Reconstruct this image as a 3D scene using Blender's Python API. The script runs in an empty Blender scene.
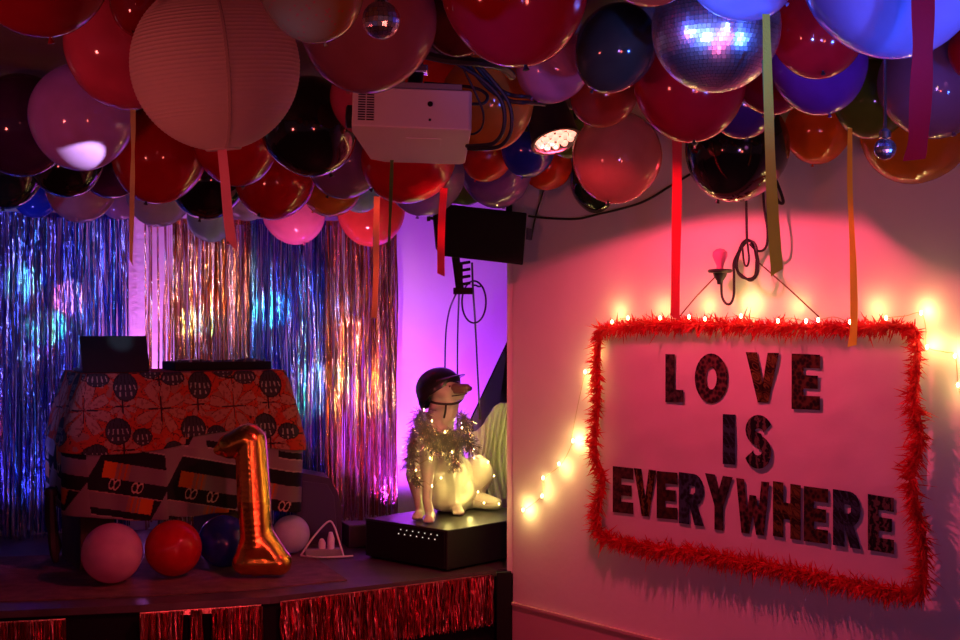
import bpy, bmesh, math, random
from mathutils import Vector, Matrix, noise
R_ = random.Random(7)
F = 1333.33
EYE = 1.70
SC = bpy.context.scene
COL = SC.collection
CEIL = 2.50
STAGE = 0.50

# ---------------------------------------------------------------- helpers
def P(px, py, d):
    return Vector(((px - 480) / F * d, d, EYE + (320 - py) / F * d))

def Pz(px, py, z):
    d = (EYE - z) * F / (py - 320)
    return P(px, py, d)

WALL0 = Vector((0.156, 6.3, 0)); WDIR = Vector((0.629, -0.777, 0)); WN = Vector((-0.777, -0.629, 0))
def PW(px, py, off=0.0):
    dx = (px - 480) / F
    d = (4.084 - off) / (0.777 * dx + 0.629)
    return P(px, py, d)

BACK0 = Vector((-2.62, 7.27, 0)); BDIR = Vector((0.956, 0.292, 0)); BN = Vector((0.292, -0.956, 0))
def PB(px, off=0.0):
    """x, y of the back (curtain) line seen at column px, moved OFF metres towards the room"""
    k = (px - 480) / F
    b = BACK0 + BN * off
    t = (k * b.y - b.x) / (BDIR.x - k * BDIR.y)
    return b + BDIR * t

class MB:
    def __init__(s):
        s.v = []; s.f = []; s.m = []; s.c = None
    def add(s, vs, fs, mi=0):
        o = len(s.v); s.v.extend([Vector(x) for x in vs])
        for f in fs:
            s.f.append([o + i for i in f]); s.m.append(mi)
    def box(s, c, size, M=None, mi=0, bev=0.0):
        bm = bmesh.new(); bmesh.ops.create_cube(bm, size=1)
        for v in bm.verts: v.co = Vector((v.co.x * size[0], v.co.y * size[1], v.co.z * size[2]))
        if bev: bmesh.ops.bevel(bm, geom=bm.edges[:], offset=bev, segments=2, affect='EDGES', profile=.6)
        bm.verts.index_update()
        s.add([(M @ v.co if M else v.co) + Vector(c) for v in bm.verts], [[v.index for v in f.verts] for f in bm.faces], mi)
        bm.free()
    def tube(s, pts, r, n=6, mi=0, caps=True):
        pts = [Vector(p) for p in pts]; k = len(pts)
        rs = r if isinstance(r, (list, tuple)) else [r] * k
        up = Vector((0, 0, 1)); vs = []; prev = None
        for i, p in enumerate(pts):
            t = (pts[min(i + 1, k - 1)] - pts[max(i - 1, 0)])
            t = t.normalized() if t.length > 1e-9 else Vector((0, 0, 1))
            if prev is None:
                a = t.cross(up)
                if a.length < 1e-3: a = t.cross(Vector((1, 0, 0)))
                a.normalize()
            else:
                a = prev - t * prev.dot(t)
                if a.length < 1e-6: a = t.orthogonal()
                a.normalize()
            prev = a; b = t.cross(a)
            for j in range(n):
                w = 2 * math.pi * j / n
                vs.append(p + (a * math.cos(w) + b * math.sin(w)) * rs[i])
        fs = []
        for i in range(k - 1):
            for j in range(n):
                fs.append([i * n + j, i * n + (j + 1) % n, (i + 1) * n + (j + 1) % n, (i + 1) * n + j])
        if caps:
            fs.append(list(range(n))[::-1]); fs.append([(k - 1) * n + j for j in range(n)])
        s.add(vs, fs, mi)
    def lathe(s, prof, n=24, M=None, mi=0):
        """prof: (radius, height) pairs"""
        M = M or Matrix.Identity(4); vs = []; fs = []; k = len(prof)
        for r, h in prof:
            for j in range(n):
                w = 2 * math.pi * j / n
                vs.append(M @ Vector((r * math.cos(w), r * math.sin(w), h)))
        for i in range(k - 1):
            for j in range(n):
                fs.append([i * n + j, i * n + (j + 1) % n, (i + 1) * n + (j + 1) % n, (i + 1) * n + j])
        if prof[0][0] > 1e-4: fs.append(list(range(n))[::-1])
        if prof[-1][0] > 1e-4: fs.append([(k - 1) * n + j for j in range(n)])
        s.add(vs, fs, mi)
    def prism(s, poly, ex, mi=0):
        """poly: coplanar points, extruded by vector EX"""
        n = len(poly); poly = [Vector(p) for p in poly]; ex = Vector(ex)
        vs = poly + [p + ex for p in poly]
        fs = [list(range(n))[::-1], [n + i for i in range(n)]]
        for i in range(n): fs.append([i, (i + 1) % n, n + (i + 1) % n, n + i])
        s.add(vs, fs, mi)
    def strip(s, a, b, mi=0):
        k = len(a); s.add(list(a) + list(b), [[i, i + 1, k + i + 1, k + i] for i in range(k - 1)], mi)
    def build(s, name, mats, parent=None, smooth=True, loc=None):
        me = bpy.data.meshes.new(name)
        o0 = Vector(loc) if loc is not None else Vector((0, 0, 0))
        me.from_pydata([tuple(v - o0) for v in s.v], [], s.f)
        if not isinstance(mats, (list, tuple)): mats = [mats]
        for m in mats: me.materials.append(m)
        me.polygons.foreach_set('material_index', s.m)
        me.update()
        bm = bmesh.new(); bm.from_mesh(me)
        bmesh.ops.recalc_face_normals(bm, faces=bm.faces[:]); bm.to_mesh(me); bm.free()
        if smooth:
            me.polygons.foreach_set('use_smooth', [True] * len(me.polygons))
            try: me.set_sharp_from_angle(angle=math.radians(40))
            except Exception: pass
        o = bpy.data.objects.new(name, me); COL.objects.link(o)
        if loc is not None and parent is None: o.location = o0
        if parent is not None:
            o.parent = parent
            base = Vector(parent.get('_o', (0, 0, 0)))
            o.location = o0 - base
        return o

def spline(pts, n=8):
    pts = [Vector(p) for p in pts]; out = []
    for i in range(len(pts) - 1):
        p0 = pts[max(i - 1, 0)]; p1 = pts[i]; p2 = pts[i + 1]; p3 = pts[min(i + 2, len(pts) - 1)]
        for k in range(n):
            t = k / n
            out.append(0.5 * ((2 * p1) + (p2 - p0) * t + (2 * p0 - 5 * p1 + 4 * p2 - p3) * t * t + (3 * p1 - p0 - 3 * p2 + p3) * t ** 3))
    out.append(pts[-1]); return out

def tag(o, label, cat, group=None, kind=None):
    if label: o['label'] = label
    if cat: o['category'] = cat
    if group: o['group'] = group
    if kind: o['kind'] = kind
    return o
def thing(name, label, cat, loc=(0, 0, 0), group=None, kind=None):
    o = bpy.data.objects.new(name, None); COL.objects.link(o)
    o.empty_display_size = .05; o.location = loc; o['_o'] = tuple(loc)
    return tag(o, label, cat, group, kind)
def struct(o):
    o['kind'] = 'structure'; return o

def blob(name, mat, prims, voxel=0.008, smooth=6, parent=None, sub=0):
    """one continuous skin around capsules ('c', p0, p1, r0, r1) and ellipsoids ('e', centre, radii, rotation)"""
    bm = bmesh.new()
    for p in prims:
        if p[0] == 'c':
            _, a, b, r0, r1 = p; a = Vector(a); b = Vector(b); L = (b - a).length
            n = max(2, int(L / (min(r0, r1) * .35)) + 1)
            for i in range(n + 1):
                t = i / n
                bmesh.ops.create_icosphere(bm, subdivisions=2, radius=r0 + (r1 - r0) * t, matrix=Matrix.Translation(a.lerp(b, t)))
        else:
            c, rad = p[1], p[2]; rot = p[3] if len(p) > 3 else Matrix.Identity(4)
            M = Matrix.Translation(Vector(c)) @ rot.to_4x4() @ Matrix.Diagonal((rad[0], rad[1], rad[2], 1))
            bmesh.ops.create_icosphere(bm, subdivisions=3, radius=1, matrix=M)
    me = bpy.data.meshes.new(name); bm.to_mesh(me); bm.free()
    o = bpy.data.objects.new(name, me); COL.objects.link(o)
    md = o.modifiers.new('r', 'REMESH'); md.mode = 'VOXEL'; md.voxel_size = voxel
    ms = o.modifiers.new('s', 'SMOOTH'); ms.factor = .5; ms.iterations = smooth
    dg = bpy.context.evaluated_depsgraph_get()
    new = bpy.data.meshes.new_from_object(o.evaluated_get(dg))
    o.modifiers.clear(); o.data = new; bpy.data.meshes.remove(me); new.name = name
    new.materials.clear(); new.materials.append(mat)
    new.polygons.foreach_set('use_smooth', [True] * len(new.polygons))
    if parent is not None:
        o.parent = parent; o.location = -Vector(parent.get('_o', (0, 0, 0)))
    return o

# ---------------------------------------------------------------- materials
def mat(name, col, rough=.5, metal=0.0, spec=.5, emit=None, es=0, coat=0, noise_amt=0, nscale=20, bump=0, bscale=60, trans=0):
    m = bpy.data.materials.new(name); m.use_nodes = True; nt = m.node_tree; b = nt.nodes['Principled BSDF']
    b.inputs['Base Color'].default_value = (*col, 1); b.inputs['Roughness'].default_value = rough
    b.inputs['Metallic'].default_value = metal; b.inputs['Specular IOR Level'].default_value = spec
    b.inputs['Coat Weight'].default_value = coat
    if trans: b.inputs['Transmission Weight'].default_value = trans
    if emit: b.inputs['Emission Color'].default_value = (*emit, 1); b.inputs['Emission Strength'].default_value = es
    tc = nt.nodes.new('ShaderNodeTexCoord')
    if noise_amt:
        n = nt.nodes.new('ShaderNodeTexNoise'); n.inputs['Scale'].default_value = nscale; n.inputs['Detail'].default_value = 5
        nt.links.new(tc.outputs['Object'], n.inputs['Vector'])
        r = nt.nodes.new('ShaderNodeValToRGB')
        r.color_ramp.elements[0].color = (*[c * (1 - noise_amt) for c in col], 1)
        r.color_ramp.elements[1].color = (*[min(1, c * (1 + noise_amt)) for c in col], 1)
        r.color_ramp.elements[0].position = .3; r.color_ramp.elements[1].position = .7
        nt.links.new(n.outputs['Fac'], r.inputs['Fac']); nt.links.new(r.outputs['Color'], b.inputs['Base Color'])
    if bump:
        n = nt.nodes.new('ShaderNodeTexNoise'); n.inputs['Scale'].default_value = bscale; n.inputs['Detail'].default_value = 6
        nt.links.new(tc.outputs['Object'], n.inputs['Vector'])
        bp = nt.nodes.new('ShaderNodeBump'); bp.inputs['Strength'].default_value = bump; bp.inputs['Distance'].default_value = .01
        nt.links.new(n.outputs['Fac'], bp.inputs['Height']); nt.links.new(bp.outputs['Normal'], b.inputs['Normal'])
    return m

def add_translucent(m, col, fac):
    nt = m.node_tree; b = nt.nodes['Principled BSDF']; out = nt.nodes['Material Output']
    t = nt.nodes.new('ShaderNodeBsdfTranslucent'); t.inputs['Color'].default_value = (*col, 1)
    x = nt.nodes.new('ShaderNodeMixShader'); x.inputs[0].default_value = fac
    nt.links.new(b.outputs[0], x.inputs[1]); nt.links.new(t.outputs[0], x.inputs[2]); nt.links.new(x.outputs[0], out.inputs[0])
    return m
def add_clear(m, col, fac):
    nt = m.node_tree; b = nt.nodes['Principled BSDF']; out = nt.nodes['Material Output']
    src = out.inputs[0].links[0].from_socket
    t = nt.nodes.new('ShaderNodeBsdfTransparent'); t.inputs['Color'].default_value = (*col, 1)
    x = nt.nodes.new('ShaderNodeMixShader'); x.inputs[0].default_value = fac
    nt.links.new(src, x.inputs[1]); nt.links.new(t.outputs[0], x.inputs[2]); nt.links.new(x.outputs[0], out.inputs[0])
    return m
def vcol(m, name='pattern', sub=0.0, bump=0):
    nt = m.node_tree; b = nt.nodes['Principled BSDF']
    a = nt.nodes.new('ShaderNodeAttribute'); a.attribute_name = name
    nt.links.new(a.outputs['Color'], b.inputs['Base Color']); return m

BALLOON = {  # colour, translucency, clear
 'red': ((.62, .012, .02), .35, 0), 'red_deep': ((.42, .01, .03), .3, 0), 'rose': ((.75, .10, .22), .4, 0), 'orchid': ((.62, .30, .72), .35, 0),
 'wine': ((.26, .008, .02), .25, 0), 'plum': ((.06, .015, .12), .2, 0), 'black': ((.008, .010, .008), .05, 0), 'blue': ((.02, .05, .55), .3, 0),
 'pink_pale': ((.75, .38, .55), .4, 0), 'purple': ((.17, .03, .30), .3, 0), 'pearl': ((.75, .75, .85), .45, 0), 'teal': ((.45, .75, .70), .4, 0),
 'pink_hot': ((.85, .28, .52), .45, 0), 'mauve': ((.34, .20, .42), .4, 0), 'mauve_clear': ((.40, .28, .48), .4, .3), 'amber': ((.80, .30, .03), .4, .12),
 'coral': ((.85, .12, .10), .5, 0), 'green': ((.14, .26, .03), .35, .1), 'violet': ((.25, .13, .50), .35, 0), 'red_orange': ((.75, .06, .015), .4, 0),
 'orange': ((.80, .17, .015), .45, 0), 'green_clear': ((.20, .38, .06), .35, .25), 'peach_clear': ((.55, .30, .20), .22, .42), 'black_green': ((.010, .022, .012), .1, 0),
 'pink_clear': ((.78, .30, .38), .4, .28), 'green_dark': ((.05, .075, .05), .2, 0), 'orange_red': ((.75, .11, .04), .4, .1), 'blue_purple': ((.07, .03, .26), .3, 0),
 'sky': ((.42, .48, .92), .4, 0), 'lavender': ((.38, .22, .38), .4, .15), 'gold': ((.72, .28, .02), .45, .12), 'confetti': ((.62, .30, .06), .3, .2), 'brown': ((.20, .03, .015), .3, 0), 'navy': ((.02, .035, .42), .2, 0),  # pale blue entry: blue light put into the colour of white balloons
}
_bm = {}
def balloon_mat(k):
    if k in _bm: return _bm[k]
    col, tr, cl = BALLOON[k]
    m = mat('latex_' + k, col, rough=.09, spec=.6, coat=.3, noise_amt=.12, nscale=2.2)
    m.node_tree.nodes['Principled BSDF'].inputs['Coat Roughness'].default_value = .05
    if k == 'confetti':
        nt = m.node_tree; b = nt.nodes['Principled BSDF']
        tc = nt.nodes.new('ShaderNodeTexCoord'); v = nt.nodes.new('ShaderNodeTexVoronoi'); v.inputs['Scale'].default_value = 9
        nt.links.new(tc.outputs['Object'], v.inputs['Vector'])
        r = nt.nodes.new('ShaderNodeValToRGB'); r.color_ramp.interpolation = 'CONSTANT'
        e = r.color_ramp.elements; e[0].color = (.85, .10, .03, 1); e[1].position = .22; e[1].color = (.55, .28, .05, 1)
        nt.links.new(v.outputs['Distance'], r.inputs['Fac']); nt.links.new(r.outputs['Color'], b.inputs['Base Color'])
    add_translucent(m, col, tr)
    if cl: add_clear(m, tuple(.4 + .6 * c for c in col), cl)
    _bm[k] = m; return m

M = {}
M['wall'] = mat('painted_plaster', (.74, .70, .68), .75, bump=.12, bscale=30, noise_amt=.04, nscale=3)
M['ceil'] = mat('dark_ceiling_paint', (.16, .12, .13), .8, noise_amt=.1, nscale=4)
M['floor'] = mat('dark_floor', (.05, .045, .045), .5, noise_amt=.2, nscale=6)
M['stage'] = mat('stage_boards', (.075, .05, .055), .45, noise_amt=.3, nscale=9)
M['black'] = mat('matt_black', (.006, .006, .007), .8, spec=.2)
M['blackgloss'] = mat('satin_black', (.012, .012, .013), .35)
M['blackpl'] = mat('black_plastic', (.02, .02, .022), .4)
M['cable'] = mat('black_rubber', (.012, .012, .012), .5)
M['white_pl'] = mat('white_plastic', (.80, .76, .74), .45, noise_amt=.03, nscale=5)
M['grey_pl'] = mat('grey_plastic', (.30, .30, .31), .45)
M['knot'] = mat('balloon_knot_dark', (.02, .012, .015), .5)
M['rug'] = mat('worn_red_rug', (.16, .07, .065), .9, noise_amt=.35, nscale=14, bump=.4, bscale=120)
M['wood'] = mat('brown_plywood', (.07, .035, .022), .6, noise_amt=.3, nscale=7)
M['silver'] = mat('silver_metal', (.7, .7, .72), .25, metal=1)
M['chrome'] = mat('mirror_glass', (.92, .94, .97), .27, metal=1)
M['dog'] = mat('white_glazed_plaster', (.62, .57, .46), .35, coat=.25, noise_amt=.10, nscale=7)
M['nose'] = mat('painted_nose', (.05, .02, .03), .3)
M['muzzle'] = mat('painted_muzzle', (.16, .07, .08), .4)
M['helmet'] = mat('helmet_shell', (.012, .011, .016), .3, coat=.4)
M['strap'] = mat('helmet_strap', (.012, .012, .012), .6)
M['gold_foil'] = mat('gold_foil', (.95, .46, .08), .22, metal=1, bump=.22, bscale=22)
M['lantern'] = add_translucent(mat('ribbed_lantern_paper', (.80, .62, .60), .7, noise_amt=.06, nscale=6), (.85, .6, .55), .35)
M['lantern_wire'] = mat('lantern_wire', (.45, .30, .28), .6)
M['bulb_warm'] = mat('warm_fairy_bulb', (1, .8, .4), .3, emit=(1, .74, .28), es=22)
M['bulb_pink'] = mat('pink_glass_bulb', (.85, .25, .42), .12, coat=.5)
M['led'] = mat('red_lamp_leds', (1, .7, .6), .3, emit=(1, .36, .26), es=1.7)
M['led_white'] = mat('white_indicator', (1, 1, .9), .3, emit=(.9, 1, .8), es=.6)
M['wire'] = mat('fine_copper_wire', (.45, .35, .15), .4, metal=.6)
M['twine'] = mat('brown_twine', (.14, .06, .04), .8)
M['trim'] = mat('painted_trim', (.60, .42, .40), .5)
M['sheet'] = add_translucent(mat('crumpled_white_sheet', (.70, .60, .60), .6, bump=.5, bscale=7, noise_amt=.06, nscale=4), (.85, .72, .55), .3)
M['tulle'] = add_translucent(mat('pale_tulle', (.80, .78, .66), .8), (.8, .8, .65), .4)
M['boa'] = add_translucent(mat('red_feathers', (.62, .015, .02), .7, noise_amt=.3, nscale=30), (.85, .03, .04), .4)
M['screen_back'] = mat('laptop_lid', (.012, .012, .014), .3)

def foil_mat(name, stops, rough=.25, scale=1.0):
    """metallic foil whose strands vary in tint; a fine holographic grain runs along them"""
    m = bpy.data.materials.new(name); m.use_nodes = True; nt = m.node_tree; b = nt.nodes['Principled BSDF']
    b.inputs['Metallic'].default_value = 1; b.inputs['Roughness'].default_value = rough
    a = nt.nodes.new('ShaderNodeAttribute'); a.attribute_name = 'pattern'
    nt.links.new(a.outputs['Color'], b.inputs['Base Color'])
    tc = nt.nodes.new('ShaderNodeTexCoord'); mp = nt.nodes.new('ShaderNodeMapping'); mp.inputs['Scale'].default_value = (1, 1, .25)
    n = nt.nodes.new('ShaderNodeTexNoise'); n.inputs['Scale'].default_value = 70 * scale; n.inputs['Detail'].default_value = 3
    nt.links.new(tc.outputs['Object'], mp.inputs[0]); nt.links.new(mp.outputs[0], n.inputs['Vector'])
    bp = nt.nodes.new('ShaderNodeBump'); bp.inputs['Strength'].default_value = .8; bp.inputs['Distance'].default_value = .008
    nt.links.new(n.outputs['Fac'], bp.inputs['Height']); nt.links.new(bp.outputs['Normal'], b.inputs['Normal'])
    return m
def set_cols(o, cols):
    """per-face colours written as a corner attribute"""
    me = o.data; at = me.color_attributes.new('pattern', 'FLOAT_COLOR', 'CORNER'); buf = []
    for p in me.polygons:
        c = cols[p.index]; buf.extend((c[0], c[1], c[2], 1.0) * p.loop_total)
    at.data.foreach_set('color', buf)
# ---------------------------------------------------------------- the setting
def wall_slab(name, a, b, z0, z1, nrm, th, m):
    mb = MB(); a = Vector(a); b = Vector(b)
    mb.prism([(a.x, a.y, z0), (b.x, b.y, z0), (b.x, b.y, z1), (a.x, a.y, z1)], -Vector(nrm) * th)
    return struct(mb.build(name, m, smooth=False))
wall_slab('wall_right', WALL0, WALL0 + WDIR * 6.5, 0, CEIL, WN, .10, M['wall'])
bo = BACK0 - BN * .16
wall_slab('wall_back', bo - BDIR * 1.9, bo + BDIR * 4.4, 0, CEIL, BN, .1, M['wall'])
wl = bo - BDIR * 1.9
wall_slab('wall_left', (wl.x, 1.0, 0), (wl.x, wl.y, 0), 0, CEIL, (1, 0, 0), .1, M['wall'])
mb = MB(); mb.box((.2, 4.0, CEIL + .05), (10, 10, .1)); struct(mb.build('ceiling', M['ceil'], smooth=False))
mb = MB(); mb.box((.2, 4.0, -.05), (10, 10, .1)); struct(mb.build('floor', M['floor'], smooth=False))
# plaster end strip of the partition beside the stage and the thin ledge low on the white wall
mb = MB()
a = P(507, 320, 6.33); b = P(516.5, 320, 6.33)
mb.prism([(a.x, a.y, STAGE), (b.x, b.y - .03, STAGE), (b.x + .02, b.y + .12, STAGE), (a.x + .03, a.y + .12, STAGE)], (0, 0, CEIL - STAGE - .001))
struct(mb.build('trim_1', M['wall'], smooth=False))
z = EYE - 283 / F * 6.3
mb = MB()
q = WALL0 + WN * .012 + Vector((0, 0, z))
for dz, th, hh in ((0, .018, .014), (-.19, .006, .36)):
    c0 = WALL0 + WN * (th / 2) + WDIR * 2.6 + Vector((0, 0, z + dz))
    Mx = Matrix((WDIR, WN, Vector((0, 0, 1)))).transposed()
    mb.box(c0, (5.2, th, hh), Mx, bev=.002)
struct(mb.build('trim_2', M['trim'], smooth=False))

# stage platform: curved front edge
edge = [(-5.2, 4.9), (-3.2, 5.25), Pz(0, 611, STAGE), Pz(140, 605, STAGE), Pz(270, 597, STAGE), Pz(380, 584.5, STAGE), Pz(490, 571, STAGE), Pz(508, 568, STAGE)]
edge = [Vector((e[0], e[1], 0)) for e in edge]
back = [Vector((.9, 7.6, 0)), bo + BDIR * 3.4 + BN * .01, bo - BDIR * 1.8 + BN * .01]
mb = MB()
mb.prism([(p.x, p.y, STAGE - .03) for p in edge + back], (0, 0, .03), 0)
mb.prism([(p.x, p.y, .0) for p in [e + Vector((0, .015, 0)) for e in edge] + back], (0, 0, STAGE - .031), 1)
struct(mb.build('trim_3', [M['stage'], M['black']], smooth=False))
bpy.data.objects['trim_3'].name = 'floor_stage'
mb = MB()
rug = [Pz(-40, 604, STAGE), Pz(140, 597.5, STAGE), Pz(250, 591, STAGE), Pz(347, 581, STAGE), Pz(305, 552, STAGE), Pz(60, 556, STAGE), Pz(-60, 560, STAGE)]
mb.prism([(p.x, p.y, STAGE + .001) for p in rug], (0, 0, .006))
tag(mb.build('stage_rug', M['rug'], smooth=False), 'worn reddish rug lying flat on the stage under the cloth-covered table', 'rug')
# black corner post of the stage at its right end
mb = MB(); c = P(504, 600, 6.30)
mb.box((c.x, c.y, .255), (.07, .05, .51), bev=.004)
tag(mb.build('stage_corner_post', M['black'], smooth=False), 'black post at the right end of the stage front beside the white wall', 'post')

# ---------------------------------------------------------------- foil curtains
def foil_curtain(name, label, px0, px1, ztop, zbot, palette, group, off=0.0, m=None, seed=1, n_per_m=240, cat='curtain', thin=False):
    rr = random.Random(seed)
    a = PB(px0, off); b = PB(px1, off); L = (b - a).length
    t = thing(name, label, cat, (a.x, a.y, zbot), group)
    h = MB(); Mx = Matrix((BDIR, BN, Vector((0, 0, 1)))).transposed(); c = (a + b) / 2
    h.box((c.x, c.y, ztop - .014), (L, .008, .03), Mx, bev=.002)
    hd = h.build('header_band', m, t, smooth=False); set_cols(hd, [palette[0]] * len(hd.data.polygons))
    mb = MB(); cols = []; n = int(L * n_per_m)
    for i in range(n):
        s = (i + rr.random()) / n * L
        if thin and s < .16 and rr.random() < .72: continue
        base = a + BDIR * s + BN * (rr.uniform(-.022, .030))
        w = rr.uniform(.003, .0065); ang = rr.uniform(-1.25, 1.25); tw = rr.uniform(-.9, .9)
        col = rr.choice(palette); k = rr.uniform(.6, 1.15); col = tuple(min(1, x * k) for x in col)
        z0 = zbot + rr.random() * .06; segs = 14; A = []; B_ = []
        ph = rr.uniform(0, 6.28); am = rr.uniform(.001, .007)
        for j in range(segs + 1):
            z = ztop - .004 - (ztop - .004 - z0) * j / segs
            w_ = ang + tw * math.sin(j * .55 + ph) + rr.uniform(-.28, .28)
            d = (BDIR * math.cos(w_) + BN * math.sin(w_)) * w
            p = base + BN * am * math.sin(j * .9 + ph) + BDIR * am * math.sin(j * .7 + 2 * ph); p = Vector((p.x, p.y, z))
            A.append(p - d); B_.append(p + d)
        mb.strip(A, B_); cols += [col] * segs
    o = mb.build('foil_strands', m, t, smooth=False); o['kind'] = 'stuff'
    set_cols(o, cols)
    return t
foil = foil_mat('holographic_foil', None, .22)
BLU = [(.15, .25, .9), (.25, .35, .92), (.42, .42, .92), (.15, .55, .85), (.65, .60, .92), (.10, .15, .7), (.35, .25, .8), (.5, .5, .9)]
GLD = [(.9, .48, .14), (.92, .55, .35), (.85, .40, .26), (.9, .65, .65), (.75, .33, .10), (.92, .66, .42), (.8, .55, .65), (.9, .75, .8)]
zt = 2.29
GC = 'foil fringe curtains behind the stage'
foil_curtain('foil_curtain', 'wide blue foil fringe curtain at the left edge, behind the laptop', -190, 130, zt, STAGE, BLU, GC, .02, foil, 11)
foil_curtain('foil_curtain', 'gold and pink foil fringe curtain behind the table between two blue ones', 143, 252, zt - .015, STAGE, GLD, GC, .0, foil, 12, thin=True)
foil_curtain('foil_curtain', 'narrow blue foil fringe curtain between the two gold ones', 250, 326, zt - .01, STAGE, BLU, GC, .03, foil, 13)
foil_curtain('foil_curtain', 'copper gold foil fringe curtain beside the violet-lit wall', 322, 397, zt - .01, STAGE + .0, GLD, GC, .01, foil, 14)

# red foil fringe along the stage front, three lengths with gaps
def skirt(label, pts, drop, seed, gaps=(), rows=3):
    rr = random.Random(seed)
    pts = [Vector((p.x, p.y, p.z)) for p in pts]
    seg = [(pts[i + 1] - pts[i]).length for i in range(len(pts) - 1)]; L = sum(seg)
    def at(s):
        for i, l in enumerate(seg):
            if s <= l or i == len(seg) - 1:
                d = (pts[i + 1] - pts[i]).normalized(); return pts[i] + d * s, d
            s -= l
    t = thing('foil_fringe', label, 'fringe', pts[0], 'red foil fringes along the stage front')
    hb = MB(); run = []
    path = [at(L * i / 24)[0] for i in range(25)]
    hb.strip([a + Vector((0, -.006, .005)) for a in path], [a + Vector((0, -.008, -.018)) for a in path])
    o = hb.build('header_band', M['fringe_red'], t, smooth=False); set_cols(o, [(.9, .45, .35)] * len(o.data.polygons))
    mb = MB(); cols = []; n = int(L * 620)
    for i in range(n):
        s = (i + rr.random()) / n * L
        if any(g0 < s < g1 for g0, g1 in gaps): continue
        p, d = at(s); nn = Vector((d.y, -d.x, 0)).normalized()
        w = rr.uniform(.0016, .0032); ang = rr.uniform(-1.1, 1.1); of = rr.uniform(.006, .024); l = drop * rr.uniform(.9, 1.0)
        c = rr.choice([(.8, .10, .12), (.7, .05, .07), (.85, .3, .3), (.5, .02, .04), (.55, .25, .2), (.25, .01, .02)]); A = []; B_ = []; segs = 7
        ph = rr.uniform(0, 6)
        for j in range(segs + 1):
            w_ = ang + rr.uniform(-.35, .35); e = (d * math.cos(w_) + nn * math.sin(w_)) * w
            q_ = p + nn * (of + .004 * math.sin(j + ph)) + d * .004 * math.sin(j * .8 + ph) + Vector((0, 0, -l * j / segs))
            A.append(q_ - e); B_.append(q_ + e)
        mb.strip(A, B_); cols += [c] * segs
    o = mb.build('foil_strands', M['fringe_red'], t, smooth=False); o['kind'] = 'stuff'; set_cols(o, cols)
M['fringe_red'] = foil_mat('red_foil', None, .3, 1.2)
def E(px, py, back=.012):
    p = Pz(px, py, STAGE); 
    return Vector((p.x, p.y - back, STAGE - .035))
def EL(px):   # point on the stage edge at column px
    k = (px - 480) / F
    for i in range(len(edge) - 1):
        a, b = edge[i], edge[i + 1]; den = (b.x - a.x) - k * (b.y - a.y)
        if abs(den) < 1e-9: continue
        t = (k * a.y - a.x) / den
        if -1e-6 <= t <= 1 + 1e-6: return a + (b - a) * t
    return edge[-1]
def fl(px, z): p = EL(px); return Vector((p.x, p.y - .012, z))
skirt('red foil fringe at the far left of the stage front, left of the black gap', [fl(-60, .455), fl(-20, .455), fl(20, .455), fl(67, .456)], .40, 21)
skirt('red foil fringe on the stage front below the red balloon, with black gaps', [fl(141, .467), fl(180, .468), fl(225, .468), fl(262, .469)], .40, 22, gaps=((.17, .205), (.255, .295)))
skirt('longest red foil fringe on the stage front, ending at the black post', [fl(281, .475), fl(330, .478), fl(380, .48), fl(440, .482), fl(491, .484)], .245, 23, gaps=((.36, .367), (.56, .568), (.72, .726)))
# ---------------------------------------------------------------- cloth-covered table
TU = Vector((.883, .469, 0)); TV = Vector((-.469, .883, 0))
TA = P(86, 375, 6.3); TW = .975; TD = .52; TZ = TA.z
def TP(s, t, z): 
    q = TA + TU * s + TV * t; return Vector((q.x, q.y, z))
TM = Matrix((TU, TV, Vector((0, 0, 1)))).transposed()
tb = thing('draped_table', 'table on the stage draped with patterned cloths, laptop on top', 'table', TP(TW / 2, TD / 2, STAGE + .007))
mb = MB(); c = TP(TW / 2, TD / 2, TZ - .025); mb.box(c, (TW - .02, TD - .02, .035), TM); mb.build('tabletop', M['wood'], tb, smooth=False)
for s in (.06, TW - .24):
    mb = MB(); z0 = STAGE + .008; z1 = TZ - .045
    mb.box(TP(s, TD / 2, (z0 + z1) / 2), (.16, TD - .06, z1 - z0), TM, bev=.004); mb.build('leg', M['wood'], tb, smooth=False)

def ring(h, off, n):
    """points round left side, front and right side of the table at drop H, offset OFF; returns (point, arc position)"""
    out = []; side = .46; cr = .10
    o = off(h)
    segs = []
    L1 = side; L2 = TW; tot = side * 2 + TW + 2 * cr
    for i in range(n + 1):
        s = i / n * tot
        if s < side: p = TP(0, side - s, 0); nn = -TU
        elif s < side + cr:
            a = (s - side) / cr * math.pi / 2; p = TP(0, 0, 0); nn = -TU * math.cos(a) - TV * math.sin(a)
        elif s < side + cr + TW: p = TP(s - side - cr, 0, 0); nn = -TV
        elif s < side + 2 * cr + TW:
            a = (s - side - cr - TW) / cr * math.pi / 2; p = TP(TW, 0, 0); nn = -TV * math.cos(a) + TU * math.sin(a)
        else: p = TP(TW, s - side - 2 * cr - TW, 0); nn = TU
        f = (.5 + .5 * math.sin(s * 17)) * .5 + .5 * (.5 + .5 * math.sin(s * 41 + 2))
        p = p + nn * (o + h * .045 * f * (1 if True else 0))
        out.append((Vector((p.x, p.y, TZ + .004 - h)), s - side - cr))
    return out
def flare(h): return .010 + .098 * min(1, h / .36) ** .8
def flare2(h): return .001 + .092 * min(1, h / .36) ** .8 - .05 * max(0, h - .36)

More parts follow.
